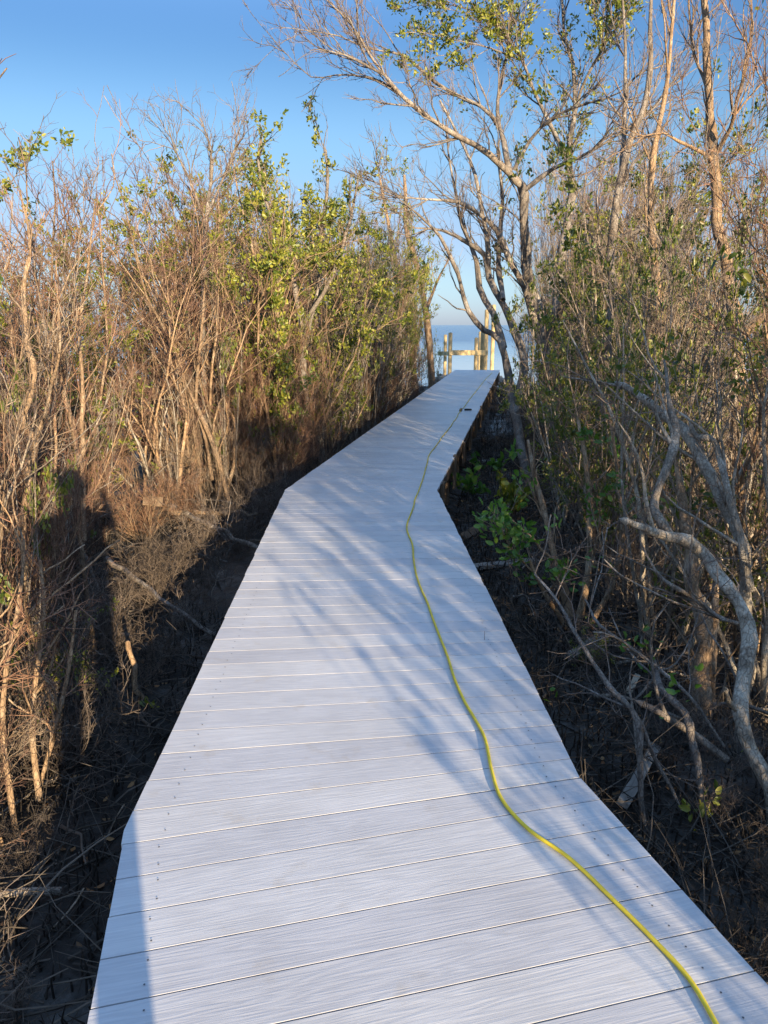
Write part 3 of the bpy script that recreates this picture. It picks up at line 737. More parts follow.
D = 11.0
tree('mangrove_tree', 'big grey many-stemmed tree leaning over the far boardwalk from the right', [
    ([(566, 470, D, 26), (556, 400, D, 24), (549, 353, D, 23), (545, 320, D, 20), (531, 292, D, 17), (524, 250, D - .1, 15), (522, 210, D - .2, 14), (522, 186, D - .3, 14)], dict(t0=.6, sub=2)),
    ([(522, 186, D - .3, 12), (510, 173, D - .4, 10), (489, 154, D - .6, 9), (460, 137, D - .8, 8), (441, 125, D - 1, 7), (402, 96, D - 1.2, 6), (384, 75, D - 1.3, 5), (368, 52, D - 1.3, 4.2), (350, 23, D - 1.4, 3.2), (327, 0, D - 1.5, 2), (312, -25, D - 1.5, 1.5)], dict(sub=7, t0=.15)),
    ([(384, 75, D - 1.3, 4), (345, 55, D - 1.5, 2.6), (314, 49, D - 1.7, 1.4)], {}),
    ([(402, 96, D - 1.2, 4), (376, 81, D - 1.0, 3), (355, 75, D - .9, 2.6), (335, 75, D - .8, 2), (311, 77, D - .7, 1.6), (285, 52, D - .6, 1)], dict(sub=2)),
    ([(510, 173, D - .4, 9), (500, 129, D - .1, 7), (481, 106, D + .1, 6), (460, 97, D + .2, 5), (436, 83, D + .3, 4.6), (410, 60, D + .4, 4), (392, 52, D + .4, 3), (366, 48, D + .4, 2.4), (340, 36, D + .5, 1.8), (311, 31, D + .5, 1.4), (280, 27, D + .5, 1)], dict(sub=5)),
    ([(500, 129, D - .1, 6), (497, 112, D, 6), (502, 73, D + .2, 4.5), (510, 42, D + .3, 3.5), (510, 0, D + .4, 2.5), (506, -30, D + .4, 2)], dict(sub=6)),
    ([(525, 190, D - .3, 8), (552, 169, D - .5, 5.5), (577, 158, D - .7, 4.5), (620, 133, D - .9, 3.5), (655, 105, D - 1.1, 2.5), (680, 70, D - 1.2, 1.5)], dict(sub=6)),
    ([(514, 170, D - .4, 6), (531, 140, D - .6, 5), (552, 119, D - .8, 4), (577, 106, D - 1, 3.4), (620, 92, D - 1.3, 2.4), (650, 60, D - 1.4, 1.5)], dict(sub=5)),
    ([(549, 362, D, 13), (540, 338, D, 12), (529, 292, D - .2, 10), (510, 262, D - .4, 9), (498, 229, D - .5, 8), (480, 215, D - .6, 6.5), (459, 202, D - .7, 5), (428, 199, D - .8, 3.2), (400, 197, D - .9, 2), (385, 190, D - 1, 1.2)], dict(sub=8)),
    ([(549, 345, D, 18), (559, 285, D + .3, 15), (564, 245, D + .4, 13), (571, 194, D + .5, 12), (570, 154, D + .5, 10), (575, 104, D + .5, 7), (573, 62, D + .5, 5), (564, 31, D + .5, 4), (562, -20, D + .5, 2.5)], dict(sub=8, leafp=.3, t0=.45)),
    ([(566, 156, D + .5, 6), (550, 125, D + .4, 5.5), (533, 90, D + .3, 4.5), (525, 67, D + .2, 4), (514, 48, D + .1, 3), (493, 19, D, 2.4), (464, 8, D, 1.5), (435, 2, D, 1)], dict(sub=5, leafp=.75, tw=14)),
    ([(520, 60, D + .2, 3), (490, 48, D, 2), (455, 40, D, 1.5), (420, 32, D, 1.2), (395, 35, D, 1)], dict(sub=2, leafp=.8, tw=16, twl=.18)),
    ([(576, 110, D + .5, 5), (581, 90, D + .4, 4.5), (593, 65, D + .2, 4), (610, 37, D, 3), (625, 15, D - .1, 2.4), (640, -15, D - .2, 2)], dict(sub=4, leafp=.75, tw=14)),
    ([(606, 45, D, 3), (596, 25, D, 2.4), (592, -5, D, 2), (590, -25, D, 1.6)], dict(sub=2, leafp=.8, tw=16, twl=.2)),
    ([(552, 335, D, 14), (560, 310, D - .3, 12), (587, 270, D - .6, 10), (614, 242, D - .8, 9), (641, 229, D - 1, 7), (679, 207, D - 1.2, 5), (715, 180, D - 1.4, 3), (740, 150, D - 1.5, 2)], dict(sub=7, leafp=.25)),
], 201, 'bark_grey', 'twig_grey', subx=2.6, tw=10, subL=.85, up2=.1, wid=.62, twig_r=.0034, spread=.5)
D = 10.3
tree('mangrove_tree', 'slim leaning grey stems bending left in front of the sea gap', [
    ([(532, 500, D - .6, 11), (521, 450, D - .3, 11), (514, 410, D, 10), (509, 375, D, 10), (501, 342, D, 8), (484, 330, D, 6.5), (468, 311, D - .1, 5.5), (460, 283, D - .2, 5), (454, 264, D - .3, 4.5), (440, 236, D - .4, 3.6), (419, 215, D - .5, 2.4), (400, 200, D - .6, 1.4)], dict(t0=.6, sub=4, tw=4)),
    ([(503, 348, D, 9), (494, 314, D + .2, 8), (480, 288, D + .3, 7), (477, 260, D + .3, 6), (463, 227, D + .3, 4.6), (455, 190, D + .3, 3), (448, 150, D + .4, 2), (446, 120, D + .4, 1.5)], dict(sub=5, t0=.4)),
    ([(516, 420, D, 9), (522, 349, D + .1, 10), (503, 306, D + .2, 8), (489, 278, D + .2, 7), (484, 255, D + .2, 6), (470, 244, D + .1, 4.5), (442, 231, D, 3), (415, 228, D, 1.6)], dict(sub=6, t0=.5)),
    ([(489, 278, D + .2, 6), (487, 240, D + .4, 5), (480, 200, D + .5, 4), (470, 160, D + .6, 3), (440, 100, D + .7, 2)], dict(sub=5)),
    ([(503, 300, D, 6), (499, 262, D + .6, 6), (502, 200, D + .8, 4), (498, 150, D + .8, 3)], dict(sub=4, leafp=.3)),
], 202, 'bark_grey', 'twig_grey', wid=.85, subx=1.8, spread=.5, up2=.1)
D = 6.6
tree('mangrove_tree', 'tall straight tan trunk rising past the top of the photo at right', [
    ([(741, 560, D, 20), (738, 480, D, 20), (737, 397, D, 21), (736, 337, D, 22), (731, 302, D, 17), (723, 248, D, 16), (716, 205, D, 15), (714, 165, D, 15), (709, 98, D, 12), (706, 55, D, 11), (705, 0, D, 9), (704, -60, D, 7)], dict(t0=.5, sub=3, tw=3)),
    ([(716, 153, D, 8), (731, 127, D - .2, 6), (736, 103, D - .3, 5), (748, 60, D - .4, 3.5), (752, 10, D - .5, 2), (750, -20, D - .5, 1.6)], dict(sub=6)),
    ([(713, 162, D, 7), (698, 151, D - .2, 5), (679, 142, D - .4, 4), (663, 133, D - .5, 3), (644, 136, D - .7, 2), (630, 130, D - .8, 1.2)], dict(sub=5)),
    ([(736, 345, D, 16), (744, 334, D - .1, 15), (768, 310, D - .2, 12), (800, 270, D - .3, 10), (815, 200, D - .4, 7), (810, 120, D - .4, 5), (790, 40, D - .5, 3)], dict(sub=8, leafp=.2)),
    ([(708, 90, D, 6), (695, 55, D + .2, 4), (690, 20, D + .3, 3), (688, -20, D + .4, 2)], dict(sub=5)),
    ([(752, 545, D - .1, 10), (753, 480, D - .1, 10), (752, 430, D, 9), (744, 380, D, 8), (739, 350, D, 8)], dict(sub=0, tw=1)),
], 203, 'bark_tan', 'twig_grey', wid=.62, subx=1.6, spread=.55, up2=.1)
D = 9.0
tree('bare_tree', 'slender leafless trunk curving up between the big tree and tall tan trunk', [
    ([(606, 420, D, 12), (610, 300, D, 11), (612, 240, D, 10), (620, 190, D, 9), (631, 142, D, 8), (644, 105, D, 7), (650, 72, D, 6), (651, 33, D, 5), (650, -20, D, 4)], dict(t0=.4, sub=10)),
    ([(622, 180, D, 6), (624, 120, D + .2, 5), (625, 44, D + .3, 3.5), (622, -10, D + .3, 2)], dict(sub=6)),
], 204, 'bark_grey', 'twig_grey', wid=.8, subx=1.8, subL=.8, up2=.1)
tree('bare_tree', 'slender leafless reddish stem just left of the tall tan trunk', [
    ([(664, 420, D - .8, 10), (660, 320, D - .8, 9), (655, 260, D - .8, 9), (650, 203, D - .8, 8), (655, 149, D - .8, 7), (663, 109, D - .8, 6), (668, 77, D - .8, 5), (672, 22, D - .8, 4), (674, -20, D - .8, 3)], dict(t0=.35, sub=12)),
], 205, 'bark_tan', 'twig_grey', wid=.75, subx=1.8, subL=.8, up2=.1)
# near right: crooked, lichen-grey branches
D = 3.3
tree('dead_tree', 'crooked lichen-grey dead tree with a broken pale limb pointing left', [
    ([(790, 880, 2.75, 25), (766, 790, 2.85, 24), (746, 737, 2.95, 22), (737, 710, 3.0, 22), (746, 678, 3.1, 21), (749, 641, 3.2, 22), (737, 604, 3.3, 21), (717, 572, 3.4, 20), (704, 555, 3.5, 18), (687, 542, 3.5, 18), (655, 532, 3.45, 13), (626, 521, 3.4, 8)], dict(t0=.6, sub=1, tw=2, broken=1)),
    ([(672, 537, 3.48, 13), (656, 513, 3.55, 13), (662, 484, 3.65, 12), (674, 450, 3.75, 13), (671, 420, 3.85, 12), (669, 400, 3.95, 7), (664, 360, 4.1, 3)], dict(sub=3, tw=4)),
    ([(737, 710, 3.0, 9), (729, 700, 2.95, 8), (726, 690, 2.92, 5)], dict(sub=0, tw=0, broken=1)),
], 206, 'bark_pale', 'twig_grey', wid=.66, spread=.7, up2=0)
tree('dead_tree', 'grey fallen trunk leaning left over the crooked dead limb at right', [
    ([(748, 660, 3.9, 16), (747, 610, 3.9, 17), (746, 575, 3.9, 18), (741, 537, 3.9, 18), (720, 496, 4.0, 16), (699, 452, 4.1, 14), (683, 431, 4.2, 14), (664, 417, 4.3, 12), (645, 400, 4.4, 10), (622, 386, 4.5, 8)], dict(t0=.5, sub=3, tw=4, broken=1)),
    ([(750, 590, 3.85, 13), (738, 528, 3.85, 11), (727, 489, 3.9, 10), (717, 450, 4.0, 9), (708, 437, 4.0, 9), (696, 437, 4.05, 8), (690, 420, 4.1, 4)], dict(sub=3, tw=4)),
], 207, 'bark_pale', 'twig_grey', wid=.7, spread=.7, up2=0)
tree('dead_tree', 'thick sunlit tan stump-like trunk standing in the mud at right', [
    ([(699, 730, 3.75, 22), (700, 700, 3.8, 20), (703, 660, 3.85, 18), (700, 620, 3.9, 17), (694, 590, 3.95, 15), (690, 550, 4.0, 13), (682, 500, 4.1, 8), (676, 460, 4.2, 4)], dict(t0=.4, sub=5, tw=5, leafp=.2)),
    ([(712, 725, 3.8, 9), (711, 680, 3.85, 9), (714, 640, 3.9, 8), (716, 600, 3.95, 7), (720, 560, 4, 5)], dict(sub=2, tw=3)),
], 208, 'bark_tan', 'twig_tan')
tree('dead_tree', 'slanting branches propped over the mud beside the right edge of boardwalk', [
    ([(643, 815, 2.85, 9), (640, 770, 2.9, 9), (638, 722, 3.0, 9), (622, 700, 3.05, 8), (606, 683, 3.1, 7), (580, 640, 3.3, 6), (560, 605, 3.5, 4), (535, 575, 3.7, 2.5)], dict(sub=3, tw=4, leafp=.15)),
    ([(640, 720, 3.0, 6), (655, 760, 2.95, 6), (672, 790, 2.9, 5), (682, 812, 2.85, 4)], dict(sub=1, tw=3)),
    ([(724, 746, 3.1, 5), (690, 697, 3.2, 5), (661, 670, 3.3, 5), (629, 646, 3.4, 4), (600, 625, 3.6, 4), (585, 600, 3.8, 3)], dict(sub=4, tw=5, leafp=.25)),
    ([(727, 760, 3.1, 10), (700, 740, 3.15, 10), (678, 726, 3.2, 11), (660, 713, 3.2, 9), (643, 704, 3.25, 8)], dict(sub=1, tw=2, broken=1)),
    ([(702, 800, 2.95, 9), (698, 770, 3.0, 10), (688, 724, 3.1, 12), (676, 704, 3.2, 11), (662, 690, 3.3, 9), (655, 660, 3.5, 4)], dict(sub=2, tw=3)),
    ([(745, 640, 3.4, 6), (715, 615, 3.4, 7), (690, 595, 3.4, 7), (670, 585, 3.4, 5), (655, 570, 3.45, 4), (640, 540, 3.5, 2.5)], dict(sub=4, tw=5, leafp=.1)),
], 229, 'bark_grey', 'twig_grey', wid=.72, ml='leaf_bright', spread=.7, up2=.01, leafn=3, leafl=.045)
tree('green_shrub', 'low bush with fresh rounded green leaves overhanging the mud right of the boardwalk', [
    ([(572, 640, 5.0, 10), (566, 600, 5.1, 9), (556, 560, 5.1, 7), (546, 520, 5.2, 6), (536, 480, 5.3, 5), (528, 440, 5.4, 3)], dict(sub=5, tw=5)),
    ([(575, 640, 5.0, 9), (585, 590, 5.1, 7), (590, 540, 5.2, 6), (588, 480, 5.3, 5), (578, 420, 5.4, 3)], dict(sub=5, tw=5)),
    ([(572, 640, 5.0, 6), (555, 610, 4.9, 5), (540, 585, 4.8, 4), (530, 560, 4.8, 3)], dict(sub=4, tw=9, leafp=.8)),
    ([(580, 640, 5.0, 7), (610, 590, 5.0, 6), (622, 540, 5.0, 5), (618, 480, 5.1, 4), (608, 400, 5.2, 2)], dict(sub=5, tw=5)),
], 210, 'bark_tan', 'twig_tan', ml='leaf_bright', leafp=.4, leafn=4, leafl=.055, twl=.2, subL=.45)
# left side stems
tree('bare_tree', 'sunlit tan trunk with a crooked knee at the left edge of the photo', [
    ([(24, 560, 4.3, 11), (27, 500, 4.3, 11), (29, 468, 4.3, 11), (36, 438, 4.3, 12), (24, 424, 4.3, 11), (29, 397, 4.3, 10), (35, 374, 4.3, 9), (27, 336, 4.4, 7), (24, 290, 4.5, 6), (30, 240, 4.6, 4), (20, 190, 4.7, 2.5)], dict(t0=.4, sub=6)),
    ([(36, 438, 4.3, 7), (45, 415, 4.25, 5), (52, 385, 4.2, 4), (60, 350, 4.1, 3), (58, 300, 4.1, 2)], dict(sub=4)),
], 211, 'bark_tan', 'twig_tan', wid=.7, subL=.4)
tree('bare_tree', 'pair of straight pale tan stems rising behind the knee-bent trunk at left', [
    ([(80, 540, 4.7, 8), (77, 453, 4.8, 8), (63, 390, 4.9, 7), (47, 336, 5, 6), (38, 290, 5.1, 4), (30, 220, 5.2, 2)], dict(t0=.4, sub=6)),
    ([(84, 540, 4.7, 8), (82, 444, 4.8, 8), (83, 385, 4.8, 7), (80, 330, 4.9, 5), (88, 270, 5, 4), (95, 200, 5, 2)], dict(t0=.4, sub=6)),
    ([(54, 560, 4.6, 5), (55, 490, 4.7, 5), (55, 392, 4.8, 4), (58, 330, 4.9, 3), (56, 260, 4.9, 2)], dict(t0=.4, sub=5)),
], 212, 'bark_tan', 'twig_red', wid=.6, subL=.4)
tree('bare_tree', 'pale leaning poles fanning left at the middle of the left thicket', [
    ([(228, 500, 8.6, 6), (215, 450, 8.7, 7), (198, 410, 8.8, 7), (185, 385, 8.9, 6), (165, 330, 9, 4), (150, 260, 9, 2.5)], dict(t0=.45, sub=7)),
    ([(212, 480, 8.7, 5), (205, 440, 8.8, 5), (196, 400, 8.9, 4), (200, 350, 8.9, 4), (205, 280, 9, 2)], dict(t0=.45, sub=6)),
    ([(285, 440, 10.5, 6), (268, 390, 10.6, 6), (258, 350, 10.6, 6), (262, 310, 10.7, 5), (255, 260, 10.7, 3.5), (240, 200, 10.8, 2), (232, 160, 10.8, 1.5)], dict(t0=.4, sub=8, leafp=.35)),
], 213, 'bark_tan', 'twig_tan', wid=.7, subL=.4)
tree('bare_tree', 'bare wispy tree with fine spreading twigs above the left skyline', [
    ([(205, 420, 9.4, 8), (203, 300, 9.5, 7), (206, 220, 9.5, 5), (212, 170, 9.5, 4), (208, 140, 9.5, 2.5), (200, 118, 9.5, 1.5)], dict(t0=.5, sub=10, tw=11)),
    ([(206, 225, 9.5, 4), (190, 180, 9.4, 3), (175, 150, 9.4, 2), (168, 125, 9.3, 1.4)], dict(sub=7, tw=12)),
    ([(207, 215, 9.5, 4), (222, 180, 9.6, 3), (232, 155, 9.6, 2), (240, 140, 9.6, 1.4)], dict(sub=7, tw=12)),
], 214, 'bark_grey', 'twig_grey', wid=.7, twl=.3, subL=.5)
tree('leafy_tree', 'pale-stemmed tree with bright yellow-green leaf tufts above the left skyline', [
    ([(310, 440, 11, 10), (303, 350, 11, 9), (295, 290, 11, 8), (283, 240, 11, 6), (265, 200, 11, 5), (258, 160, 11, 4), (262, 132, 11, 2.5)], dict(t0=.35, sub=9)),
    ([(303, 350, 11, 7), (318, 290, 11.1, 6), (322, 230, 11.1, 5), (328, 180, 11.2, 4), (326, 150, 11.2, 2.5)], dict(t0=.35, sub=9)),
    ([(300, 330, 11, 6), (335, 270, 10.8, 5), (350, 220, 10.8, 4), (358, 180, 10.7, 2)], dict(t0=.35, sub=8)),
], 215, 'bark_grey', 'twig_tan', wid=.7, leafp=.6, leafn=8, leafl=.055, subL=.5)
tree('leafy_tree', 'thin pale stems with leaf tufts at the sea end of the left thicket', [
    ([(431, 372, 24, 6), (428, 330, 24, 6), (424, 300, 24, 6), (416, 262, 24, 5), (408, 235, 24, 5), (406, 205, 24, 4), (404, 175, 24, 2.5)], dict(t0=.35, sub=8)),
    ([(414, 385, 22.5, 6), (412, 340, 22.5, 5), (408, 300, 22.5, 5), (398, 270, 22.5, 4), (388, 220, 22.5, 3), (380, 180, 22.5, 2)], dict(t0=.3, sub=8)),
    ([(426, 310, 24, 4), (436, 285, 24, 2.5), (444, 268, 24, 1.5), (452, 255, 24, 1)], dict(t0=.3, sub=2, leafp=.05)),
], 216, 'bark_tan', 'twig_grey', leafp=.4, leafl=.07, twl=.4, subL=.8)
tree('red_shrub', 'loose shrub of reddish twigs lit by the sun in the lower left corner', [
    ([(22, 870, 2.75, 6), (10, 790, 2.8, 6), (2, 720, 2.85, 6), (8, 660, 2.9, 5), (20, 600, 3.0, 4), (24, 540, 3.1, 3)], dict(sub=6)),
    ([(40, 800, 2.95, 6), (33, 740, 3.0, 6), (36, 680, 3.05, 5), (44, 620, 3.1, 4), (40, 560, 3.2, 3)], dict(sub=7)),
    ([(36, 800, 3.0, 5), (55, 730, 3.05, 5), (68, 670, 3.1, 4), (76, 610, 3.2, 3)], dict(sub=6)),
    ([(12, 880, 2.7, 5), (-10, 800, 2.75, 5), (-20, 700, 2.8, 5), (-10, 600, 2.9, 4)], dict(sub=6)),
], 217, 'bark_tan', 'twig_red', tw=9, twl=.22, spread=.75, subL=.4, twig_r=.0026)
# ----------------------------------------------------------------- mud litter
def tmpl_litter():
    rng = np.random.default_rng(77)
    def far(n):
        Y = rng.uniform(11, 27, n); return [(float(np.interp(y, [6.95, 12, 27], [.51, 1.4, 4.1])) + .05 + rng.random() * 1.3, y) for y in Y]
    def spots(n):
        out = []
        while len(out) < n:
            y = 1.0 + 13 * rng.random() ** 1.35
            if rng.random() < .5: x = interp(XL, y) - 1.2 + rng.random() * (1.9 + .6)
            else: x = float(np.interp(y, [1, 1.45, 2.28, 6.95, 14], [1.05, .92, .69, .51, 1.75])) + .08 + rng.random() ** 1.2 * 2.3
            out.append((x, y))
        return out
    q = QM()
    for x, y in spots(11000) + far(1500):
        a = rng.uniform(0, 6.28); L = rng.uniform(.1, .7); r = rng.uniform(.0016, .0045) * (1 if rng.random() < .9 else 2.2)
        tilt = abs(rng.normal(0, .3)); d = np.array((math.cos(a) * math.cos(tilt), math.sin(a) * math.cos(tilt), math.sin(tilt)))
        q.tube(poly(rng, np.array((x, y, ground_z(x, y) + .006)), d, L, 5, .16, -.02), np.linspace(r, r * .4, 5), 3)
    o = link('twig_litter', q.mesh('twig_litter'), M['twig_litter']); tag(o, 'dark dead twigs scattered over the mud', 'twig litter', kind='stuff')
    q = QM()
    for x, y in spots(17000) + far(2500):
        h = rng.uniform(.03, .14); p = np.array((x, y, ground_z(x, y) - .01))
        q.tube([p, p + (rng.normal(0, .008), rng.normal(0, .008), h * .6), p + (rng.normal(0, .016), rng.normal(0, .016), h)], [.005, .004, .0012], 4)
    o = link('breathing_roots', q.mesh('breathing_roots'), M['root']); tag(o, 'dark pencil-thin mangrove roots sticking up from the mud', 'roots', kind='stuff')
    q = QM(); S = spots(3000); P = np.array([(x, y, ground_z(x, y) + .012) for x, y in S]); n = len(S)
    Dv = rng.normal(size=(n, 3)); Dv[:, 2] *= .25; Dv /= np.linalg.norm(Dv, axis=1)[:, None]
    U = np.cross(Dv, np.array([0, 0, 1]) + rng.normal(0, .3, (n, 3))); U /= np.linalg.norm(U, axis=1)[:, None]
    Ls = rng.uniform(.03, .06, n); q.leaves(P, Dv, U, Ls, Ls * .5)
    o = link('leaf_litter', q.mesh('leaf_litter'), M['leaf_dead']); tag(o, 'brown dead leaves lying on the mud', 'leaf litter', kind='stuff')
M['twig_litter'] = twig('litter twigs', [(.024, .021, .019), (.075, .066, .058), (.15, .132, .115), (.042, .037, .033)])
M['root'] = twig('root spikes', [(.018, .016, .015), (.04, .035, .032), (.06, .052, .046)])
tmpl_litter()

for (x, y, H, k, mr) in ((1.95, 27.6, 1.7, 'leafy', .5), (1.55, 26.6, 2.6, 'leafy', .55), (1.2, 25.4, 3.4, 'leafy', .7)):
    l, g = lab('L', 'leafy', 0); put(k, x, y, H, l, g, rng=rg, maxr=mr, var=rg.choice((0, 1, 3)))
for (x, y, H) in ((4.75, 25, 4.6), (4.35, 21.5, 4.6), (4.0, 18, 4.4)):
    l, g = lab('R', 'bare', 0); put('bare', x, y, H, l, g, rng=rg, maxr=.65, var=rg.choice((1, 3)))
for kind in PROTO:
    for o, h0 in PROTO[kind]:
        if o.name not in used:
            for ch in list(o.children): bpy.data.objects.remove(ch)
            bpy.data.objects.remove(o)

# dead branches lying about on the mud
def dead_branch(seed):
    g = Grower(seed, spread=.8, up2=-.01, twig_r=.0026, twl=.24); rng = g.rng
    L = rng.uniform(.7, 1.2); p = poly(rng, np.array((0, 0, .02)), np.array((1, 0, .32)), L, 10, .17, -.085)
    g.limb(p, np.linspace(rng.uniform(.009, .016), .004, 10), 5, 5, None, .1, 4, .4)
    root = empty('dead_branch'); return g.build(root, M[('bark_grey', 'bark_dark')[seed % 2]], M[('twig_grey', 'twig_dark')[seed % 2]], None)
DB = [dead_branch(300 + i) for i in range(5)]; rb = random.Random(21); nb = 0
for side, cnt in (('left', 44), ('right', 34)):
    for _ in range(cnt):
        y = 1.5 + 8 * rb.random() ** 1.2; dl = float(np.interp(y, [1.34, 2.0, 6.95, 12], [-.67, -.82, -.95, -.05])); dr = float(np.interp(y, [1.45, 2.28, 6.95, 12], [.92, .69, .51, 1.4]))
        if side == 'left': lo, hi = interp(XL, y) - .1, dl - .3; rz = rb.choice((rb.uniform(1.2, 5.1), rb.uniform(1.7, 4.5)))
        else: lo, hi = dr + .3, interp(XR, y) + .4; rz = rb.choice((rb.uniform(-1.6, 1.6), rb.uniform(-1.2, 1.8)))
        x = rb.uniform(lo, hi); sc = rb.uniform(.5, 1.15)
        o = DB[nb] if nb < len(DB) else copy_thing(DB[nb % len(DB)], (0, 0, 0), 0, (1, 1, 1)); nb += 1
        o.location = (x, y, ground_z(x, y)); o.rotation_euler = (0, 0, rz); o.scale = (sc, sc, sc)
        tag(o, 'dead twiggy branch lying on the dark mud %s of the boardwalk' % side, 'branch', 'dead branches on the %s mud' % side)

# logs, boards and other loose things on the mud
def log(name, label, a, b, r, mat, seed, cat='log', sag=.03):
    rng = np.random.default_rng(seed); a, b = np.array(a, float), np.array(b, float)
    t = np.linspace(0, 1, 12)[:, None]; c = a + (b - a) * t
    c[1:-1] += rng.normal(0, r * .45, (10, 3)); c -= a
    rad = r * (1 - .35 * t[:, 0]) * rng.uniform(.88, 1.12, 12); d = norm(b - a)
    c = np.vstack([c[0] - d * .002, c, c[-1] + d * r * .3]); rad = np.concatenate([[r * .15], rad, [r * .1]])
    q = QM(); q.tube(c, rad, 9); o = link(name, q.mesh(name), mat); o.location = a; tag(o, label, cat); return o
def gz(p, up=.03): return np.array((p[0], p[1], ground_z(p[0], p[1]) + up))
log('log', 'grey fallen branch lying across the shaded mud left of the boardwalk bend', gz(G(152, 515, GZ), .22), gz(G(262, 560, GZ), .1), .035, M['bark_grey'], 1)
log('log', 'pale sunlit stick lying at the foot of the left thicket', gz(G(172, 530, GZ), .2), gz(G(258, 522, GZ), .12), .03, M['bark_tan'], 2)
log('stump', 'short broken stake with a sunlit tip standing in dark mud at left', gz(G(141, 712, GZ), -.1), gz(G(141, 712, GZ), 0) + np.array((-.05, .03, .42)), .02, M['bark_tan'], 3, 'stump')
log('log', 'thin dark branch slanting down through the shaded brush at left', gz(G(60, 560, GZ), .7), gz(G(128, 660, GZ), .08), .02, M['bark_dark'], 4)
log('log', 'grey branch lying on the near mud below the left thicket', gz(G(110, 590, GZ), .25), gz(G(215, 640, GZ), .05), .024, M['bark_grey'], 5)
def mud_board(label, a, b, w, mat, tilt=.0, up=.03):
    a, b = gz(a, up), gz(b, up); o = link('old_plank', box_mesh('old_plank', np.linalg.norm(b - a), w, .028, .004, 3, .004), mat)
    o.location = (a + b) / 2; e = Vector(b - a).to_track_quat('X', 'Z').to_euler(); o.rotation_euler = (e[0] + tilt, e[1], e[2]); tag(o, label, 'plank'); return o
mud_board('bleached grey plank propped on edge in the near right mud', G(622, 820, GZ), G(655, 752, GZ), .05, M['old_board'], .35, .06)
mud_board('grey plank lying half hidden under the low green bush', G(568, 668, GZ), G(604, 642, GZ), .06, M['old_board'], .2, .05)
mud_board('weathered plank lying across the mud beside the boardwalk at right', G(474, 573, GZ), G(537, 566, GZ), .10, M['old_board'], .0, .04)
mud_board('short brown board tilted in the mud beside the boardwalk post', G(463, 541, GZ), G(484, 531, GZ), .09, M['rim_wood'], .5, .05)
mud_board('thin far plank lying across the mud under the bend of the boardwalk', G(468, 462, GZ), G(498, 460, GZ), .12, M['old_board'], 0, .04)
mud_board('small pale board scrap lying in the mud among the right branches', G(628, 705, GZ), G(636, 692, GZ), (.03), M['pale_board'], .3, .08)
# small board on a stake in the left thicket
sp = gz(G(151, 545, GZ), 0)
st = empty('stake_sign', sp); tag(st, 'small blank weathered board fixed on a dark stake in the left brush', 'sign')
o = link('stake', box_mesh('stake', .028, .02, .62, .003), M['rim_wood'], st); o.location = (0, .02, .2)
o = link('board', box_mesh('board', .19, .018, .10, .003), M['post_wood'], st); o.location = (.055, -.004, .46); o.rotation_euler = (-.5, .16, .25)

# seedlings
def seedling(label, p, H, n, ml, seed, leafl=.09, stems=3):
    g = Grower(seed, leafl=leafl); rng = g.rng
    for i in range(stems):
        pl = poly(rng, np.array((rng.normal(0, .004), rng.normal(0, .004), -.03)), norm(np.array((rng.normal(0, .4), rng.normal(0, .4), 1))), H * rng.uniform(.6, 1.1), 6, .12, .05)
        g.trunk.tube(pl, np.linspace(.006, .003, 6), 5)
        for j in (3, 4, 5): g.leaf_cluster(pl[j], norm(pl[j] - pl[j - 1]), n)
    root = empty('seedling', gz(p, 0)); link('stem', g.trunk.mesh('stem'), M['bark_dark'], root); link('foliage', g.leaf_mesh(), ml, root); tag(root, label, 'seedling')
seedling('small mangrove seedling with bright green leaves beside the boardwalk corner post', G(466, 500, GZ), .38, 6, M['leaf_bright'], 1, .11, 4)
seedling('mangrove seedling with lit yellow-green leaves standing in the right mud channel', G(490, 478, GZ), .45, 5, M['leaf_bright'], 2, .11, 3)
seedling('bushy mangrove seedling with dark green leaves in the right mud channel', G(512, 522, GZ), .5, 9, M['leaf_green'], 3, .10, 7)
seedling('tiny seedling with two yellow leaves in the near left mud', G(88, 715, GZ), .3, 1, M['leaf_yellow'], 4, .085, 1)
seedling('tiny green-leaved seedling beside the broken stake at left', G(152, 712, GZ), .15, 1, M['leaf_green'], 5, .06, 2)
seedling('sprig with dark green leaves in the near right mud', G(703, 830, GZ), .2, 3, M['leaf_green'], 6, .045, 2)

# ----------------------------------------------------------------- far dock frame in the water
DK = 36.0
dk = empty('dock_frame', W(468, 372, DK)); tag(dk, 'unfinished wooden dock frame of pale pilings and a cross beam in the water', 'dock')
b0 = np.array(dk.location)
for (px, top, Y, w, r) in ((445.5, 335, 37.5, .16, 0), (450.5, 333, 36, .19, 0), (476.5, 338, 36, .18, .02), (480.5, 332, 38, .18, 0), (483, 331, 36.4, .2, .01), (487, 310, 36, .2, 0), (494, 305, 39, .2, .01)):
    tp = W(px, top, Y); bt = np.array((tp[0], tp[1], -1.6)); n = 6
    q = QM(); t = np.linspace(0, 1, n)[:, None]; c = bt + (tp - bt) * t; c = np.vstack([c, tp + (0, 0, .03)]) - b0
    q.tube(c, [w / 2] * n + [w * .1], 12); o = link('piling', q.mesh('piling'), M['pale_post'], dk)
a, b = W(449, 353, 35.8), W(488, 352.5, 35.8)
o = link('cross_beam', box_mesh('cross_beam', np.linalg.norm(b - a), .06, .24, .008), M['pale_post'], dk); o.location = (a + b) / 2 - b0
a, b = W(438, 353.5, 37.9), W(450, 353.5, 36.2)
o = link('cross_beam', box_mesh('cross_beam', np.linalg.norm(b - a), .06, .2, .008), M['pale_post'], dk); o.location = (a + b) / 2 - b0; o.rotation_euler = Vector(b - a).to_track_quat('X', 'Z').to_euler()

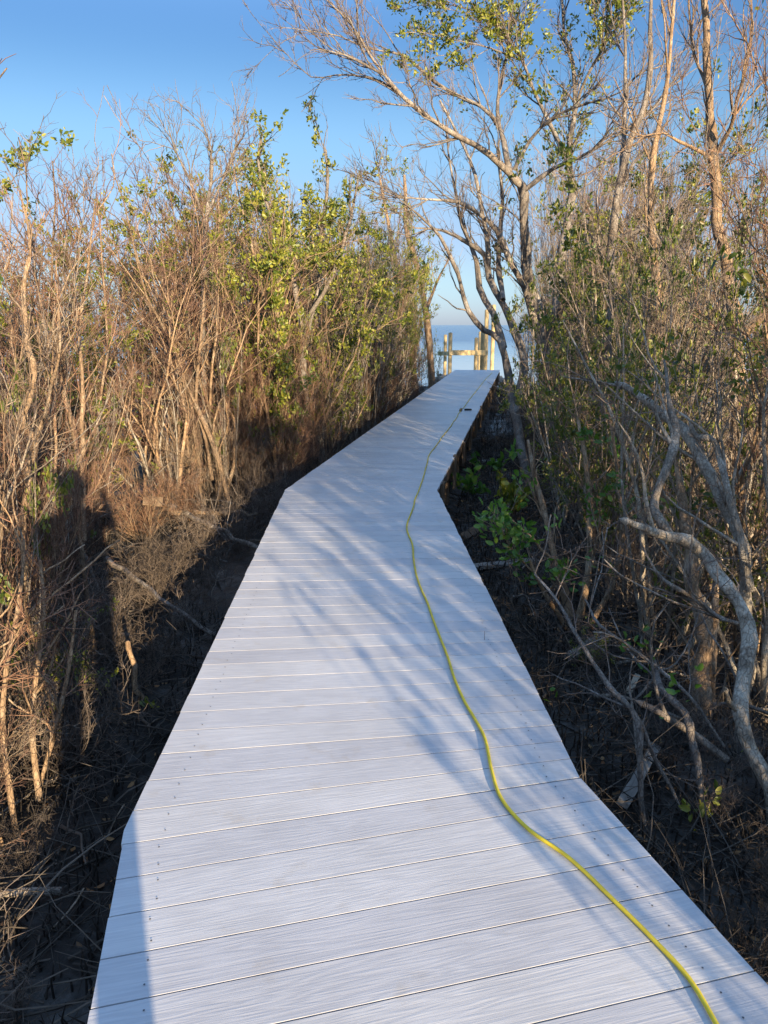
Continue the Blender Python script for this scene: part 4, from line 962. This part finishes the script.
def rock(label, p, s, seed):
    bm = bmesh.new(); bmesh.ops.create_icosphere(bm, subdivisions=3, radius=1)
    for v in bm.verts:
        n = mnoise.noise(v.co * 1.3 + Vector((seed * 7.1, 0, 0))) * .45 + mnoise.noise(v.co * 3.4 + Vector((0, seed * 3.3, 0))) * .16
        v.co *= 1 + n; v.co = Vector((v.co.x * s[0], v.co.y * s[1], v.co.z * s[2]))
    me = bpy.data.meshes.new('rock'); bm.to_mesh(me); bm.free()
    o = link('rock', me, M['stone']); o.location = p; tag(o, label, 'rock', 'shore rocks beside the far end of the boardwalk')
rr = random.Random(8)
for i in range(16):
    px = 436 + i * 1.9 + rr.uniform(-.8, .8) if i < 12 else 499 + (i - 12) * 2.5; Y = rr.uniform(27.5, 30)
    p = W(px, 367, Y); p[2] = GZ + rr.uniform(.0, .18)
    rock('rounded grey shore rock beside the far end of the boardwalk', p, (rr.uniform(.12, .3), rr.uniform(.12, .3), rr.uniform(.1, .22)), i)

# ----------------------------------------------------------------- the photographer, whose long shadow falls into the left thicket
def skinned(name, verts, edges, radii, mat, parent, root=0, sub=2):
    me = bpy.data.meshes.new(name); me.from_pydata([tuple(v) for v in verts], edges, []); me.update()
    o = link(name, me, mat, parent); sk = o.modifiers.new('skin', 'SKIN'); sk.use_smooth_shade = True
    for i, r in enumerate(radii):
        s = me.skin_vertices[0].data[i]; s.radius = (r, r) if not isinstance(r, tuple) else r; s.use_root = (i == root)
    sb = o.modifiers.new('sub', 'SUBSURF'); sb.levels = sb.render_levels = sub
    return o
pr = empty('person', (-.015, -.34, 0)); tag(pr, 'person in blue shirt and dark jeans standing on the planks taking the photo', 'person')
V = [(0, 0, .93), (0, 0, 1.08), (0, 0, 1.25), (0, 0, 1.40), (0, .01, 1.48), (0, .03, 1.56), (0, .04, 1.63), (0, .03, 1.70)]
E = [(i, i + 1) for i in range(7)]; Rr = [(.16, .11), (.145, .1), (.165, .11), (.14, .09), .055, .075, .085, .06]
for s in (-1, 1):
    i = len(V)
    V += [(s * .19, 0, 1.39), (s * .25, .08, 1.17), (s * .14, .25, 1.36), (s * .085, .31, 1.45)]; Rr += [.06, .046, .038, .03]
    E += [(3, i), (i, i + 1), (i + 1, i + 2), (i + 2, i + 3)]
    j = len(V); V.append((s * .07, .312, 1.47)); Rr.append(.03); E.append((i + 3, j))
    for f, (dx, dz, L) in enumerate(((.022, .03, .07), (.008, .035, .08), (-.008, .035, .075), (-.02, .03, .06), (-.012, .0, .05))):
        a = len(V); V += [(s * .07 - s * dx * .8, .316, 1.47 + dz), (s * .07 - s * dx * 1.6, .306, 1.47 + dz + L * .5)]; Rr += [.009, .008]; E += [(j, a), (a, a + 1)]
    h = len(V); V += [(s * .095, 0, .86), (s * .095, .01, .48), (s * .10, -.02, .08), (s * .11, .13, .04)]; Rr += [.088, .062, .045, .04]
    E += [(0, h), (h, h + 1), (h + 1, h + 2), (h + 2, h + 3)]
skinned('body', V, E, Rr, M['skin'], pr)
skinned('shirt', [(0, 0, .90), (0, 0, 1.08), (0, 0, 1.25), (0, 0, 1.40)] + [(s * .19, 0, 1.39) for s in (-1, 1)] + [(s * .24, .06, 1.2) for s in (-1, 1)], [(0, 1), (1, 2), (2, 3), (3, 4), (3, 5), (4, 6), (5, 7)], [(.215, .14), (.20, .13), (.21, .135), (.18, .11), .085, .085, .075, .075], M['shirt'], pr)
skinned('trousers', [(0, 0, .92)] + [(s * .095, 0, .85) for s in (-1, 1)] + [(s * .095, .01, .48) for s in (-1, 1)] + [(s * .10, -.02, .10) for s in (-1, 1)], [(0, 1), (0, 2), (1, 3), (2, 4), (3, 5), (4, 6)], [(.165, .12), .095, .095, .07, .07, .06, .06], M['jeans'], pr)
skinned('hair', [(0, -.03, 1.60), (0, -.02, 1.68), (0, .02, 1.74)], [(0, 1), (1, 2)], [.075, .09, .06], M['hair'], pr)
